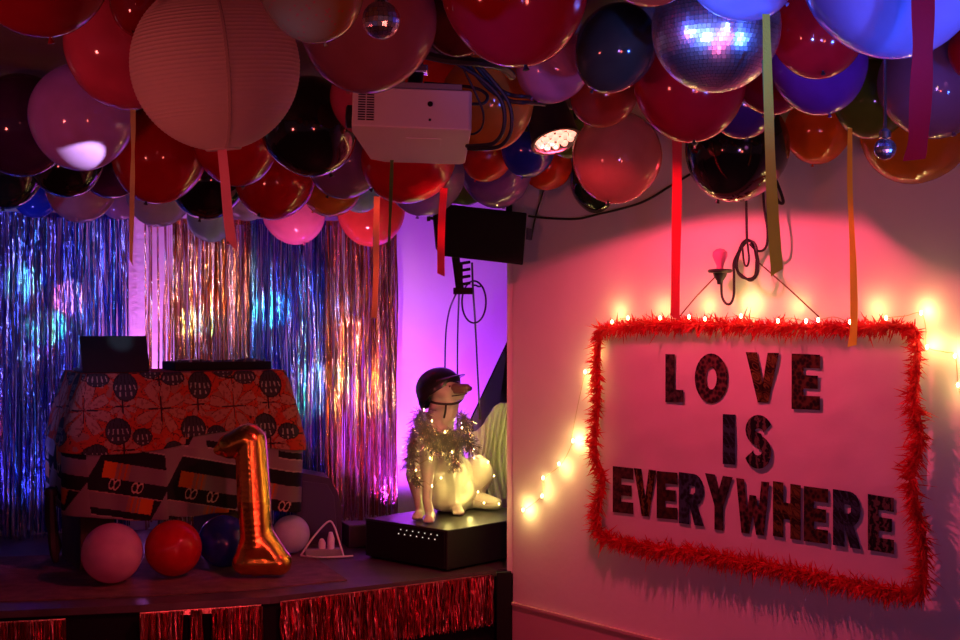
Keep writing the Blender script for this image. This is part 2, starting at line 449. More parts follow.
def pat_flora(x, y):
    """printed cotton: orange stars with pale leaves and dark seed pods (x, y in print units)"""
    for (cx, cy, rx, ry) in ((120.6, 385, 11, 13), (111, 428, 11.5, 12), (94, 377, 11, 7), (134, 434, 9, 8), (90, 450, 10, 10), (146, 370, 10, 7)):
        dx = (x - cx + 37) % 74 - 37; dy = y - cy
        e = (dx / rx) ** 2 + (dy / ry) ** 2
        if e < 1:
            f = dx / (1.15 + .035 * dy)                       # ribs fan out towards the foot of the pod
            if abs((f + 1.9) % 3.9 - 1.9) < .5 and (-2.5 < dy < 3 or 5 < dy < 9) and e < .85: return (.27, .25, .22)
            if dy < -3 and abs((f + 1.9) % 3.9 - 1.9) < .4: return (.012, .012, .014)
            return (.030, .031, .034)
        if e < 1.18: return (.015, .012, .012)
    n1 = noise.noise(Vector((x * .11, y * .11, 3))); n2 = noise.noise(Vector((x * .35, y * .35, 7)))
    for cx, cy, ph, R in ((154, 407, .4, 25), (190, 446, .1, 20), (117, 404, .2, 13), (80, 378, .9, 14), (175, 371, .3, 15)):
        dx = (x - cx + 37) % 74 - 37; dy = y - cy
        r = math.hypot(dx, dy); a = math.atan2(dy, dx)
        if r < R:
            if (abs(dx) < .7 or abs(dy) < .7) and r < R * .5: return (.016, .010, .010)
            k = abs(math.sin(4 * a + ph)); lim = abs(r / R - .55) * 1.7
            if k > .30 + lim * .62: return (.30, .125, .085) if n2 > -.25 else (.20, .07, .05)
            if k > .20 + lim * .62: return (.07, .015, .01)
    if abs(n1) < .022: return (.05, .012, .01)
    if n1 > .28: return (.24, .09, .06)
    return (.34, .036, .013) if n2 > -.3 else (.26, .030, .011)

CA16, SA16 = math.cos(math.radians(12)), math.sin(math.radians(12))
def pat_hex(x, y):
    """printed cotton: pale honeycomb bands round black cells with orange and grey blocks and heart outlines"""
    G_, O_, K_ = (.17, .125, .135), (.46, .11, .012), (.010, .010, .012)
    for row in (-1, 0, 1):
        for k in range(-3, 5):
            dx = x - (120.6 + 75 * k + row * 37); dy = y - (480 + 14 * k + row * 88)
            if abs(dx) > 46 or abs(dy) > 50: continue
            u = dx * CA16 + dy * SA16; v = -dx * SA16 + dy * CA16
            if abs(v) < 35 and abs(u) < 39 - abs(v) * .30:
                if abs(v) > 33.5: return (.30, .23, .22)
                if v < -19 or v > 27: return K_
                if v < -3:
                    if u < -27: return K_
                    if u < -14: return O_
                    if u < -1: return (.24, .13, .09) if (u + 14) % 5 < 3.4 else (.40, .09, .012)
                    return G_
                if v < 11:
                    for hx in (-13, 9):
                        p_, q_ = u - hx + (v - 4) * .12, v - 4
                        e = ((abs(p_) - 2.6) / 2.9) ** 2 + ((q_ + abs(p_) * .35 + .6) / 5.4) ** 2
                        if .50 < e < 1.1: return (.42, .29, .21)
                    return K_
                if v < 12: return (.30, .20, .16)
                if u < 3: return G_
                if u < 15: return (.24, .13, .09) if (u - 3) % 5 < 3.4 else (.40, .09, .012)
                if u < 28: return O_
                return K_
    return (.19, .14, .15)

def cloth(name, label, off, h0, hb, pat, rows, n, top, matn):
    mb = MB(); cols = []
    G = []
    base = ring(0, off, n)
    for j in range(rows + 1):
        row = []
        for i in range(n + 1):
            s = base[i][1]; h = h0 + (hb(s) - h0) * j / rows
            row.append((i, h, s))
        G.append(row)
    pts = []
    cache = {}
    for row in G:
        for i, h, s in row:
            key = round(h, 3)
            if key not in cache: cache[key] = ring(key, off, n)
            pts.append(cache[key][i][0])
    fs = []
    for j in range(rows):
        for i in range(n):
            fs.append([j * (n + 1) + i, j * (n + 1) + i + 1, (j + 1) * (n + 1) + i + 1, (j + 1) * (n + 1) + i])
            _, h, s = G[j][i]; cols.append(pat(85 + s / TW * 200, 372 + h * 209))
    mb.add(pts, fs)
    if top:
        nx, ny = 90, 40; o = len(mb.v)
        tp = []; tf = []
        for j in range(ny + 1):
            for i in range(nx + 1):
                tp.append(TP(-.012 + (TW + .024) * i / nx, -.012 + (TD) * j / ny, TZ + .004))
        for j in range(ny):
            for i in range(nx):
                tf.append([j * (nx + 1) + i, j * (nx + 1) + i + 1, (j + 1) * (nx + 1) + i + 1, (j + 1) * (nx + 1) + i])
                cols.append(pat(85 + 200 * i / nx, 372 - (TD * 209) * j / ny))
        mb.add(tp, tf)
    m = vcol(mat(matn, (.5, .5, .5), .85, spec=.15, bump=.1, bscale=300))
    o = mb.build(name, m)
    set_cols(o, cols); tag(o, label, 'tablecloth')
    sd = o.modifiers.new('t', 'SOLIDIFY'); sd.thickness = .0025; sd.offset = 1
    return o
cloth('orange_tablecloth', 'orange red floral print cloth draped over the top of the table', flare, 0.0,
      lambda s: .345 + .03 * math.sin(s * 5 + 1) + (.06 if s > .8 else 0) - (.03 if .45 < s < .75 else 0), pat_flora, 90, 520, True, 'floral_cotton')
cloth('honeycomb_tablecloth', 'black and pale honeycomb print cloth hanging below the orange floral one', flare2, .24,
      lambda s: .665 + .05 * min(1, max(0, s)) + .02 * math.sin(s * 6), pat_hex, 110, 520, False, 'honeycomb_cotton')
# dark knotted cloth tail hanging at the left table corner
tl = MB()
for k in range(4):
    dx = k * .022
    pth = spline([TP(-.14, .10 + dx, TZ - .55), TP(-.135, .10 + dx * 1.2, TZ - .70), TP(-.13 + .01 * k, .09 + dx * 1.3, TZ - .83), TP(-.12, .09 + dx * 1.5, STAGE + .05 + .02 * k)], 6)
    tl.tube(pth, [.012 + .012 * math.sin(math.pi * i / (len(pth) - 1)) for i in range(len(pth))], 7)
c = TP(-.138, .12, TZ - .56); 
tl.lathe([(0, -.03), (.03, -.015), (.035, 0), (.028, .02), (0, .03)], 10, Matrix.Translation(c))
tl.build('knotted_cloth_tail', M['knot'], tb)

# laptop and controller
lb = TP(-.005, .05, TZ + .008)
lt = thing('laptop', 'open black laptop with its lid back towards the room, on the orange cloth', 'laptop', lb)
mb = MB(); mb.box(TP(-.005 + .16, .05 + .125, TZ + .017), (.32, .24, .016), TM, bev=.003); mb.build('base', M['blackpl'], lt, smooth=False)
mb = MB(); tilt = TV * .075 - TU * .0 + Vector((0, 0, .168))
p0 = TP(-.005, .05, TZ + .014); p1 = TP(.315, .05, TZ + .014)
sh = -TU * .0
mb.prism([p0, p1, p1 + tilt + sh, p0 + tilt + sh], TV * .008); mb.build('lid', M['screen_back'], lt, smooth=False)
mb = MB(); e = TV * .0085 + Vector((0, 0, 0))
mb.prism([p0 + TU * .012 + tilt * .06 + e, p1 - TU * .012 + tilt * .06 + e, p1 - TU * .012 + tilt * .95 + e, p0 + TU * .012 + tilt * .95 + e], TV * .0008); mb.build('screen', M['blackgloss'], lt, smooth=False)

cb = TP(.42, .10, TZ + .006)
ct = thing('dj_controller', 'flat black mixing deck with knobs beside the laptop on the orange cloth', 'mixing deck', cb)
mb = MB(); mb.box(TP(.70, .22, TZ + .029), (.50, .25, .042), TM, bev=.005); mb.build('body', M['black'], ct, smooth=False)
for s in (.55, .86):
    mb = MB(); mb.lathe([(.062, 0), (.062, .008), (.05, .012), (0, .012)], 28, Matrix.Translation(TP(s, .20, TZ + .0485)) ); mb.build('jog_wheel', M['blackpl'], ct)
for i in range(9):
    mb = MB(); mb.lathe([(.008, 0), (.0065, .014), (0, .014)], 10, Matrix.Translation(TP(.48 + .0, .12, TZ + .0485) + TU * (i * .055))); mb.build('knob', M['grey_pl'] if i % 2 else M['blackgloss'], ct)

# ---------------------------------------------------------------- foil number balloon
D1 = 6.18
def q(px, py, dd=0.0): return P(px, py, D1 + dd)
nb = blob('number_balloon', M['gold_foil'], [
 ('c', q(251, 441), q(254, 500), .076, .082), ('c', q(254, 500), q(257, 545), .082, .078),
 ('c', q(251, 440), q(219, 450, -.01), .070, .028), ('c', q(248, 438), q(230, 446), .074, .062),
 ('c', q(256, 535), q(246, 561), .074, .062), ('c', q(258, 535), q(278, 561), .074, .060), ('c', q(245, 562), q(279, 562), .064, .064)], .008, 5)
tag(nb, 'shiny gold foil balloon in the shape of the number 1', 'balloon')
# foil seam fins along the outline as a flat welded rim and a filling tab
mb = MB(); c = q(257, 575.5); mb.box(c + Vector((0, 0, .004)), (.05, .006, .012), bev=.001); mb.build('filling_tab', M['gold_foil'], nb)

# ---------------------------------------------------------------- balloons
def balloon_profile():
    pr = []
    for i in range(25):
        a = math.pi * i / 24; z = -math.cos(a); r = math.sin(a)
        if z < 0:
            k = -z; r *= 1 - .10 * k ** 2 * (1 - k) * 2; z *= 1.07
        pr.append((max(r, 1e-5 if i in (0, 24) else .03), z))
    return pr
_bmesh = {}
def balloon(col, c, R, label, tilt=None, stretch=(1, 1, 1), group=None, name='balloon'):
    if col not in _bmesh:
        mb = MB(); mb.lathe(balloon_profile(), 40); o = mb.build(name, balloon_mat(col)); me = o.data
        k = MB(); k.lathe([(.02, -1.15), (.05, -1.14), (.028, -1.10), (.022, -1.075), (.06, -1.035)], 10); ko = k.build('knot', [M['knot'] if col in ('black', 'black_green', 'green_dark', 'rose', 'mauve', 'peach_clear', 'red') else balloon_mat(col)])
        ko.parent = o; _bmesh[col] = (me, ko.data)
    else:
        me, kd = _bmesh[col]
        o = bpy.data.objects.new(name, me); COL.objects.link(o)
        ko = bpy.data.objects.new('knot', kd); COL.objects.link(ko); ko.parent = o
    o.location = c; o.scale = (R * stretch[0], R * stretch[1], R * stretch[2])
    o.rotation_mode = 'XYZ'
    if tilt is None:
        w = R_.uniform(0, 6.28); a = R_.uniform(.15, .9); tilt = (a * math.cos(w), a * math.sin(w), R_.uniform(0, 6))
    o.rotation_euler = tilt if not isinstance(tilt, Vector) else (-tilt).to_track_quat('Z', 'Y').to_euler()
    tag(o, label, 'balloon', group)
    return o
import math as _m
def solve(bs, fx, it=500):
    N = []
    for b in bs:
        _, cx, cy, r, _l = b; h = 320 - cy
        d = F * .78 / (h + r); dm = min(F * (CEIL - EYE - .004) / (h + r * 1.06), 7.0)
        pass
        d = min(d, dm); lo = d * .72
        fixed = {'confetti': 2.2, 'peach_clear': 4.25, 'green_clear': 4.97}.get(b[0])
        if fixed: d = lo = dm = fixed
        N.append([cx, cy, r, d, lo, dm])
    for f in fx: N.append([f[1], f[2], f[3], f[4], f[4], f[4]])
    for k in range(it):
        C = [((n[0] - 480) / F * n[3], n[3], (320 - n[1]) / F * n[3]) for n in N]; hit = 0
        for i in range(len(N)):
            for j in range(i + 1, len(N)):
                D = _m.dist(C[i], C[j]); need = (N[i][2] * N[i][3] + N[j][2] * N[j][3]) / F * 1.06
                if D < need:
                    ov = need - D; hit += 1
                    f, g = (i, j) if N[i][3] <= N[j][3] else (j, i)
                    st = min(.02, ov * .5 + .002)
                    N[f][3] = max(N[f][4], N[f][3] - st); N[g][3] = min(N[g][5], N[g][3] + st)
        if not hit: break
    print('BALLOON OVERLAPS', hit, 'after', k)
    return N
#BAL
B = [
('red_deep',37,-45,76,'dark red balloon cut by the top left corner of the photo'),
('rose',128,48,61,'rose pink balloon with a black knot beside the round paper lantern'),
('orchid',82,116,52,'lilac balloon with a bright white patch of projector light on it'),
('wine',148,0,38,'wine red balloon at the top edge just left of the paper lantern'),
('plum',22,124,50,'very dark plum balloon at the left edge beside the lilac one'),
('black',5,170,37,'black balloon cut by the left edge above the blue tinsel'),
('black',66,160,37,'black balloon directly under the white-patched lilac balloon'),
('blue',36,193,24,'small blue balloon low at the left edge above the blue tinsel'),
('pink_pale',81,186,35,'dusty pink balloon hanging below a black one over the blue tinsel'),
('purple',113,168,30,'purple balloon squeezed between a black and a dark red balloon on the left'),
('pink_pale',121,193,25,'small pale mauve balloon behind the tan streamer above the tinsel'),
('red',159,154,47,'big dark red balloon right behind the tan streamer'),
('pearl',160,191,34,'pearly pale balloon below the big dark red one over the gold tinsel'),
('black',208,178,39,'black balloon left of the pink streamer under the paper lantern'),
('red',236,142,42,'red balloon directly behind the bottom of the paper lantern'),
('teal',210,218,23,'small pearly teal balloon left of the pink streamer end'),
('pearl',247,195,25,'small pale lilac balloon right of the pink streamer end'),
('red',275,178,40,'red balloon above the hot pink one over the tinsel'),
('pink_hot',294,211,32,'hot pink balloon low over the right blue tinsel'),
('black',309,125,49,'big black balloon with small specks of light beside the paper lantern'),
('mauve',346,158,39,'grey mauve balloon with a dark knot left below the projector'),
('amber',332,187,29,'yellow orange see-through balloon above the gold tinsel'),
('teal',360,191,21,'small greenish pearly balloon above the glowing coral one'),
('coral',371,211,34,'glowing coral red balloon low over the right gold tinsel'),
('red',409,156,47,'red balloon directly below the projector'),
('mauve_clear',425,174,40,'violet grey balloon behind the red one below the projector'),
('green',464,180,26,'small green balloon right above the black loudspeaker'),
('violet',496,170,36,'violet balloon touching the top of the black loudspeaker'),
('red_orange',487,156,25,'small orange red balloon above the violet one by the loudspeaker'),
('amber',487,101,47,'big amber yellow balloon behind the coiled black cables'),
('red_orange',440,92,37,'orange red balloon behind the projector mount'),
('blue',528,149,27,'dark blue balloon under the red stage lamp'),
('red_orange',548,166,24,'small red balloon right below the dark blue one'),
('orange',577,178,22,'small orange balloon mostly hidden behind the peach see-through one'),
('green_clear',572,134,24,'green tinted balloon right behind the red stage lamp'),
('peach_clear',617,156,45,'see-through peach balloon hanging over the white wall'),
('black_green',607,180,37,'black green balloon peeking out below the see-through peach one'),
('red',515,-12,74,'big red balloon at the top edge above the coiled cables'),
('pink_clear',553,65,37,'see-through pink balloon between the big red and the dark green one'),
('green_dark',616,47,43,'dark green balloon with a pointed knot left of the mirror ball'),
('orange_red',604,92,34,'orange red balloon just below the dark green one'),
('red',690,83,56,'big red balloon directly below the mirror ball'),
('orange_red',650,-45,51,'orange red balloon at the top edge above the dark green one'),
('sky',738,-32,50,'pale balloon lit blue hanging in front of the mirror ball'),
('red',818,30,47,'red balloon just right of the mirror ball'),
('purple',819,64,48,'purple balloon below the red one right of the mirror ball'),
('blue_purple',742,100,37,'dark blue purple balloon behind the yellow green streamer'),
('orange',818,129,33,'orange balloon left of the thin yellow streamer'),
('black',737,147,52,'big black balloon with a red reflection above the hanging bulb'),
('green',873,98,39,'dull green balloon behind the cord of the small mirror ball'),
('lavender',933,82,54,'greyish lavender balloon behind the wide dark red streamer'),
('gold',917,126,56,'golden orange balloon behind the small mirror ball'),
('sky',893,-35,90,'huge pale balloon lit blue at the top right'),
('red',978,50,29,'red balloon cut by the right edge of the photo'),
('confetti',312,-14,53,'gold flecked confetti balloon at the top edge right of the lantern'),
('pink_clear',368,20,69,'big see-through pink balloon with a dark small mirror ball before it'),
('rose',366,97,36,'rose balloon peeking out left above the projector'),
('brown',272,6,31,'brownish red balloon at the top edge behind the paper lantern'),
('brown',460,15,40,'brownish red balloon in shadow behind the cables at the top edge'),
('wine',700,22,40,'wine red balloon hidden behind the mirror ball'),
('wine',775,70,42,'dark wine balloon behind the yellow green streamer'),
]
FX = [('lantern', 215.5, 66, 84, 2.62), ('mirror', 716, 28, 64, 2.72), ('par', 552, 126, 26, 4.72), ('projector', 412, 118, 58, 3.45)]
GB = 'balloons massed under the ceiling'
BN_ = solve(B, FX)
BD = {}
for b, n in zip(B, BN_):
    d = n[3]; R = n[2] * d / F
    st = (1, 1, 1); tilt = None
    if b[0] == 'orchid': tilt = (.5, .3, 0)
    if b[0] == 'rose' and b[1] == 128: tilt = Vector((-.5, -.75, .38))
    if b[0] == 'green_dark': st = (.94, .94, 1.04); tilt = (.25, .5, 0)
    if b[1] == 738: st = (1, 1, 1.12); tilt = (.2, -1.0, 0)
    o = balloon(b[0], P(n[0], n[1], d), R, b[4], tilt, st, GB)
    BD[(b[1], b[2])] = d
for col, cx, cy, r, lab in (('pink_pale', 112, 553, 31, 'dusty pink balloon lying on the stage in front of the table'), ('red', 173.5, 548, 29, 'red balloon lying on the stage beside the dusty pink one'),
        ('navy', 224, 541, 27, 'dark blue balloon lying on the stage left of the gold number'), ('pearl', 291, 534, 19.5, 'small pearly balloon lying on the stage right of the gold number')):
    d = 1.192 * F / (cy - 320 + r)
    balloon(col, P(cx, cy, d), r * d / F, lab, Vector((R_.uniform(-.3, .3), 1, .3)), (.97, .97, .97), 'balloons on the stage floor')
# ---------------------------------------------------------------- paper lantern
LD = 2.62; c = P(215.5, 66, LD); R = 84 * LD / F
mb = MB(); pr = []; nr = 56
for i in range(nr * 3 + 1):
    t = i / (nr * 3); a = .20 + (math.pi - .40) * t
    rr = R * (math.sin(a) - .008 * abs(math.sin(math.pi * t * nr)))
    pr.append((rr, -math.cos(a) * R))
Ml = Matrix.Translation(c) @ Matrix.Rotation(.10, 4, 'X') @ Matrix.Rotation(-.08, 4, 'Y')
L = MB(); vs = []; fs = []; n = 48
for r, h in pr:
    for j in range(n): w = 2 * math.pi * j / n; vs.append(Ml @ Vector((r * math.cos(w), r * math.sin(w), h)))
for i in range(len(pr) - 1):
    for j in range(n): fs.append([i * n + j, i * n + (j + 1) % n, (i + 1) * n + (j + 1) % n, (i + 1) * n + j])
L.add(vs, fs)
lant = thing('paper_lantern', 'large round ribbed paper lantern hanging between the balloons at the upper left', 'lantern', c)
L.build('paper_shade', M['lantern'], lant)
s = MB()
for w in (1.9, 5.04):
    s.tube([Ml @ Vector((R * .985 * math.sin(a) * math.cos(w), R * .985 * math.sin(a) * math.sin(w), -math.cos(a) * R * .985)) for a in [.2 + (math.pi - .4) * i / 20 for i in range(21)]], .0045, 6)
s.build('wire_frame', M['lantern_wire'], lant)
for sg, nm in ((-1, 'bottom_ring'), (1, 'top_ring')):
    s = MB(); s.tube([Ml @ Vector((R * .2 * math.cos(w), R * .2 * math.sin(w), sg * R * .98)) for w in [2 * math.pi * i / 24 for i in range(25)]], .003, 5, caps=False); s.build(nm, M['lantern_wire'], lant)
s = MB(); s.tube([Ml @ Vector((0, 0, R * .98)), Vector((c.x, c.y, CEIL))], .002, 5); s.build('hanging_cord', M['twine'], lant)

# ---------------------------------------------------------------- mirror balls
def mirror_ball(c, R, label, rows, cordtop=None, cord_m=None):
    t = thing('mirror_ball', label, 'mirror ball', c)
    mb = MB(); rr = random.Random(int(R * 10000))
    for i in range(rows):
        a0 = math.pi * i / rows; a1 = math.pi * (i + 1) / rows; am = (a0 + a1) / 2
        n = max(4, int(2 * rows * math.sin(am)))
        for j in range(n):
            w0 = 2 * math.pi * j / n; w1 = 2 * math.pi * (j + .94) / n; b1 = a0 + (a1 - a0) * .94
            pts = [Vector((math.sin(a) * math.cos(w), math.sin(a) * math.sin(w), math.cos(a))) * R for a, w in ((a0, w0), (b1, w0), (b1, w1), (a0, w1))]
            cen = sum(pts, Vector()) / 4; tx = Vector((rr.uniform(-1, 1), rr.uniform(-1, 1), rr.uniform(-1, 1))) * .03
            q_ = Matrix.Rotation(tx.length, 4, tx.normalized())
            mb.add([c + cen + (q_ @ (p - cen)) for p in pts], [[0, 1, 2, 3]])
    mb.build('mirror_tiles', M['chrome'], t, smooth=False)
    k = MB(); k.lathe([(R * .96 * math.sin(math.pi * i / 20) + 1e-5, -R * .96 * math.cos(math.pi * i / 20)) for i in range(21)], 32, Matrix.Translation(c)); k.build('core', M['blackgloss'], t)
    top = cordtop or Vector((c.x, c.y, CEIL))
    k = MB(); k.lathe([(.012, 0), (.012, .012), (.006, .018)], 10, Matrix.Translation(c + Vector((0, 0, R * .99)))); k.build('cap', M['silver'], t)
    k = MB(); k.tube([c + Vector((0, 0, R)), top], .0035 if cord_m else .002, 6); k.build('hanging_cord', cord_m or M['cable'], t)
    return t
cm = P(716, 28, 2.72); mirror_ball(cm, 64 * 2.72 / F, 'large mirror ball lit blue at the top of the photo', 46)
d = 2.6; mirror_ball(P(885, 149, d), 11 * d / F, 'tiny mirror ball on a glittery cord before the golden orange balloon', 11, None, M['silver'])
d = 2.30; mirror_ball(P(381, 20, d), 19 * d / F, 'small mirror ball standing for a reflection in the big see-through pink balloon', 12)  # added ball takes the place of a reflection in the pink balloon

# ---------------------------------------------------------------- projector
def R3(x=0, y=0, z=0): return (Matrix.Rotation(math.radians(z), 3, 'Z') @ Matrix.Rotation(math.radians(y), 3, 'Y') @ Matrix.Rotation(math.radians(x), 3, 'X'))
pc = P(411, 127, 3.50); PM = R3(-12, 1.5, 4)
pj = thing('projector', 'white ceiling projector with a vent grille, hanging below the cables', 'projector', pc)
def pl(x, y, z): return pc + PM @ Vector((x, y, z))
W, Dp, H = .302, .275, .106
mb = MB()
low = [(-W / 2, -Dp / 2), (W / 2 - .006, -Dp / 2), (W / 2, -Dp / 2 + .006), (W / 2, Dp / 2 - .012), (W / 2 - .012, Dp / 2), (-W / 2 + .085, Dp / 2), (-W / 2 + .045, Dp / 2 - .02), (-W / 2, -Dp / 2 + .05)]
mb.prism([pl(x, y, -H / 2) for x, y in low], PM @ Vector((0, 0, H)))
o = mb.build('housing', M['white_pl'], pj, smooth=False)
bv = o.modifiers.new('b', 'BEVEL'); bv.width = .006; bv.segments = 3; bv.limit_method = 'ANGLE'
mb = MB(); mb.box(pl(-.01, -.02, H / 2 + .010), (W * .9, Dp * .8, .018), PM, bev=.003); mb.build('back_plate', M['grey_pl'], pj, smooth=False)
mb = MB()
for i in range(13):
    for k in range(2):
        mb.box(pl(-W / 2 + .016 + .0215 * k + .008, -Dp / 2 - .0006, .044 - i * .0066), (.0185, .002, .0032), PM)
mb.build('vent_grille', M['blackpl'], pj, smooth=False)
mb = MB(); mb.lathe([(.007, 0), (.007, .002), (0, .002)], 14, Matrix.Translation(pl(.045, -Dp / 2, .012)) @ PM.to_4x4() @ Matrix.Rotation(math.pi / 2, 4, 'X')); mb.build('sensor_window', M['blackgloss'], pj)
mb = MB(); mb.box(pl(.045, -Dp / 2 - .0005, -.03), (.006, .002, .006), PM); mb.build('screw', M['blackpl'], pj)
mb = MB(); mb.box(pl(.032, -.035, -H / 2 - .0006), (.09, .06, .002), PM, bev=.0008); mb.build('lamp_cover', M['white_pl'], pj, smooth=False)
mb = MB(); Ml2 = Matrix.Translation(pl(-W / 2 - .002, -.06, .0)) @ PM.to_4x4() @ Matrix.Rotation(-math.pi / 2, 4, 'Y')
mb.lathe([(.03, -.01), (.03, .012), (.024, .016), (.022, .008), (0, .012)], 24, Ml2); mb.build('lens', M['blackgloss'], pj)
mb = MB(); mb.tube([pl(0, .01, H / 2 + .01), P(417, 70, 3.52)], .020, 10); mb.lathe([(.05, 0), (.05, .008), (0, .008)], 20, Matrix.Translation(pl(0, .01, H / 2 + .012)) @ PM.to_4x4())
top = P(417, 70, 3.52); mb.tube([top, Vector((top.x, top.y, CEIL))], .017, 10); mb.build('ceiling_mount', M['blackpl'], pj)
mb = MB(); mb.box(Vector((top.x, top.y, top.z)) , (.06, .05, .02), bev=.004); mb.build('mount_collar', M['silver'], pj, smooth=False)

# loops of black cable between the projector and the stage lamp
def cable(label, pts, r=.0045, cat='cable', name='cable', m=None, n=8):
    mb = MB(); mb.tube(spline(pts, n), r, 7); return tag(mb.build(name, m or M['cable']), label, cat)
GCb = 'cables looping below the ceiling'
d0 = 3.42
cable('thick cable looping from the ceiling round to the bottom plug of the projector', [P(430, 44, 3.25), P(455, 62, 3.3), P(480, 78, 3.34), P(501, 100, 3.36), P(504, 126, 3.38), P(494, 143, 3.4), P(472, 146, 3.42), P(467, 146, 3.44)], .0055)
cable('second thick cable just outside the first, ending at the same projector plug', [P(438, 40, 3.25), P(470, 58, 3.3), P(492, 80, 3.34), P(509, 104, 3.36), P(511, 130, 3.38), P(500, 146, 3.4), P(478, 149, 3.42), P(468, 148.5, 3.44)], .005)
cable('cable running straight out behind the projector and curling back to its side', [P(424, 83, 3.5), P(450, 85, 3.5), P(475, 88, 3.5), P(487, 95, 3.5), P(484, 103, 3.5), P(470, 104, 3.5)], .0045)
cable('thin cable dropping beside the projector to its middle socket', [P(462, 66, 3.4), P(474, 90, 3.42), P(483, 112, 3.44), P(482, 127, 3.46), P(475, 133.5, 3.47), P(469, 134, 3.48)], .003)
cable('cable crossing from the bundle towards the red stage lamp', [P(470, 58, 3.42), P(490, 82, 3.46), P(508, 94, 3.5), P(528, 97, 3.52), P(538, 98, 3.9), P(543, 100, 4.5)], .0055)
cable('lower of the two cables reaching the red stage lamp', [P(458, 52, 3.40), P(486, 86, 3.44), P(508, 100, 3.48), P(529, 103, 3.5), P(539, 104, 3.9), P(545, 105, 4.5)], .0055)
cable('dark cable bundle running under the balloons above the projector', [P(425, 55, 3.25), P(450, 60, 3.2), P(476, 62, 3.15), P(500, 66, 3.2), P(512, 76, 3.3)], .011)

# ---------------------------------------------------------------- red stage lamp (PAR can)
pd = 4.72; pf = P(555, 137, pd)
ax = Vector((.22, -.36, -.90)).normalized()
zax = ax; xax = zax.cross(Vector((0, 1, 0))).normalized(); yax = zax.cross(xax)
xr = Matrix.Rotation(math.radians(0), 3, 'Y')
PR = Matrix((xax, yax, zax)).transposed().to_4x4(); PT = Matrix.Translation(pf) @ PR
rp = 23 * pd / F
par = thing('stage_lamp', 'black round stage lamp with glowing pink red bulbs', 'stage lamp', pf)
mb = MB(); mb.lathe([(rp * .55, -.15), (rp * .85, -.13), (rp * 1.0, -.05), (rp * 1.04, .0), (rp * 1.12, .012), (rp * 1.12, .02), (rp * .98, .02), (rp * .95, -.004), (0, -.006)], 36, PT); mb.build('can_housing', M['blackpl'], par)
k = 0
for rr_, nn in ((0, 1), (.42, 6), (.78, 12)):
    for i in range(nn):
        w = 2 * math.pi * i / nn
        mb = MB(); mb.lathe([(rp * .165, -.003), (rp * .16, .006), (rp * .1, .013), (0.0001, .016)], 10, PT @ Matrix.Translation((rp * rr_ * math.cos(w), rp * rr_ * math.sin(w), 0))); mb.build('led_lens', M['led'], par)
mb = MB()
mb.tube([PT @ Vector((rp * 1.12, 0, -.05)), PT @ Vector((rp * 1.15, 0, -.19)), PT @ Vector((-rp * 1.15, 0, -.19)), PT @ Vector((-rp * 1.12, 0, -.05))], .008, 6); mb.build('yoke_bracket', M['black'], par)
mb = MB(); a = PT @ Vector((0, 0, -.19)); mb.tube([a, Vector((a.x, a.y, max(CEIL, a.z + .01)))], .012, 8); mb.build('hanging_clamp', M['black'], par)
# ---------------------------------------------------------------- wall loudspeaker
sd_ = 6.02
sp = thing('loudspeaker', 'black loudspeaker box on a bracket high up, under the violet balloon', 'loudspeaker', P(480, 235, sd_))
out = [(434, 217), (437, 207), (445, 204), (527, 213), (523, 265), (442, 256), (437, 250)]
poly = [P(x, y, sd_) for x, y in out]
mb = MB(); mb.prism(poly, (-.012, .17, .015)); o = mb.build('cabinet', M['black'], sp, smooth=False)
bv = o.modifiers.new('b', 'BEVEL'); bv.width = .005; bv.segments = 2
mb = MB(); mb.prism([P(x, y, sd_ - .002) for x, y in ((447, 209), (523, 217), (519.5, 260), (447, 252))], (0, -.005, 0)); mb.build('front_grille', mat('speaker_mesh', (.007, .007, .008), .85, spec=.2, bump=.4, bscale=400), sp, smooth=False)
mb = MB(); mb.tube([P(436, 219, sd_ + .04), P(430, 218, sd_ + .04)], .007, 8); mb.tube([P(430.5, 218, sd_ + .04), P(427, 218, sd_ + .04)], .015, 10); mb.build('bracket_knob', M['blackpl'], sp)
mb = MB(); mb.prism([P(527, 228, sd_ + .02), P(532, 229, sd_ + .02), P(531, 240, sd_ + .02), P(526, 239, sd_ + .02)], (0, .03, 0)); mb.build('connector_plug', M['blackpl'], sp, smooth=False)
mb = MB()
mb.tube([P(455, 252, sd_ + .12), P(460, 290, sd_ + .18)], .020, 8); mb.tube([P(460, 285, sd_ + .18), P(460, 262, sd_ + .18)], .013, 8); pole_ = MB(); pole_.tube([P(509, 225, sd_ + .11), Vector((P(509, 225, sd_ + .11).x, sd_ + .11, CEIL))], .014, 8); pole_.build('ceiling_pole', M['black'], sp)
mb.box(P(463, 291, sd_ + .2), (.09, .09, .03), bev=.004)
for i in range(4): mb.tube([P(458, 264 + i * 7, sd_ + .14), P(470, 262 + i * 7, sd_ + .16)], .008, 6)
mb.build('wall_bracket', M['black'], sp)
cable('thin cable hanging from the loudspeaker bracket behind the dog helmet, left one', [P(456, 294, 6.4), P(449, 312, 6.8), P(445.5, 340, 7.1), P(445, 400, 7.2), P(446, 470, 7.25)], .0045)
cable('straight thin cable dropping from the middle of the loudspeaker bracket', [P(459, 294, 6.4), P(457.5, 340, 7.1), P(457.5, 400, 7.25), P(458, 470, 7.3)], .0045)
cable('long cable from behind the loudspeaker past its coil down to the mirror', [P(472, 263, 6.25), P(473, 290, 6.4), P(475, 320, 6.8), P(477, 360, 7.15), P(479, 400, 7.3), P(480, 420, 7.3)], .0050)
cp = [P(474 + 12 * math.sin(a), 302 + 21 * math.cos(a) * (1 if a < 9 else .8), 6.36 + .004 * i) for i, a in enumerate([.3 * j for j in range(33)])]
cable('coil of black cable hanging below the loudspeaker', cp, .0045, n=3)
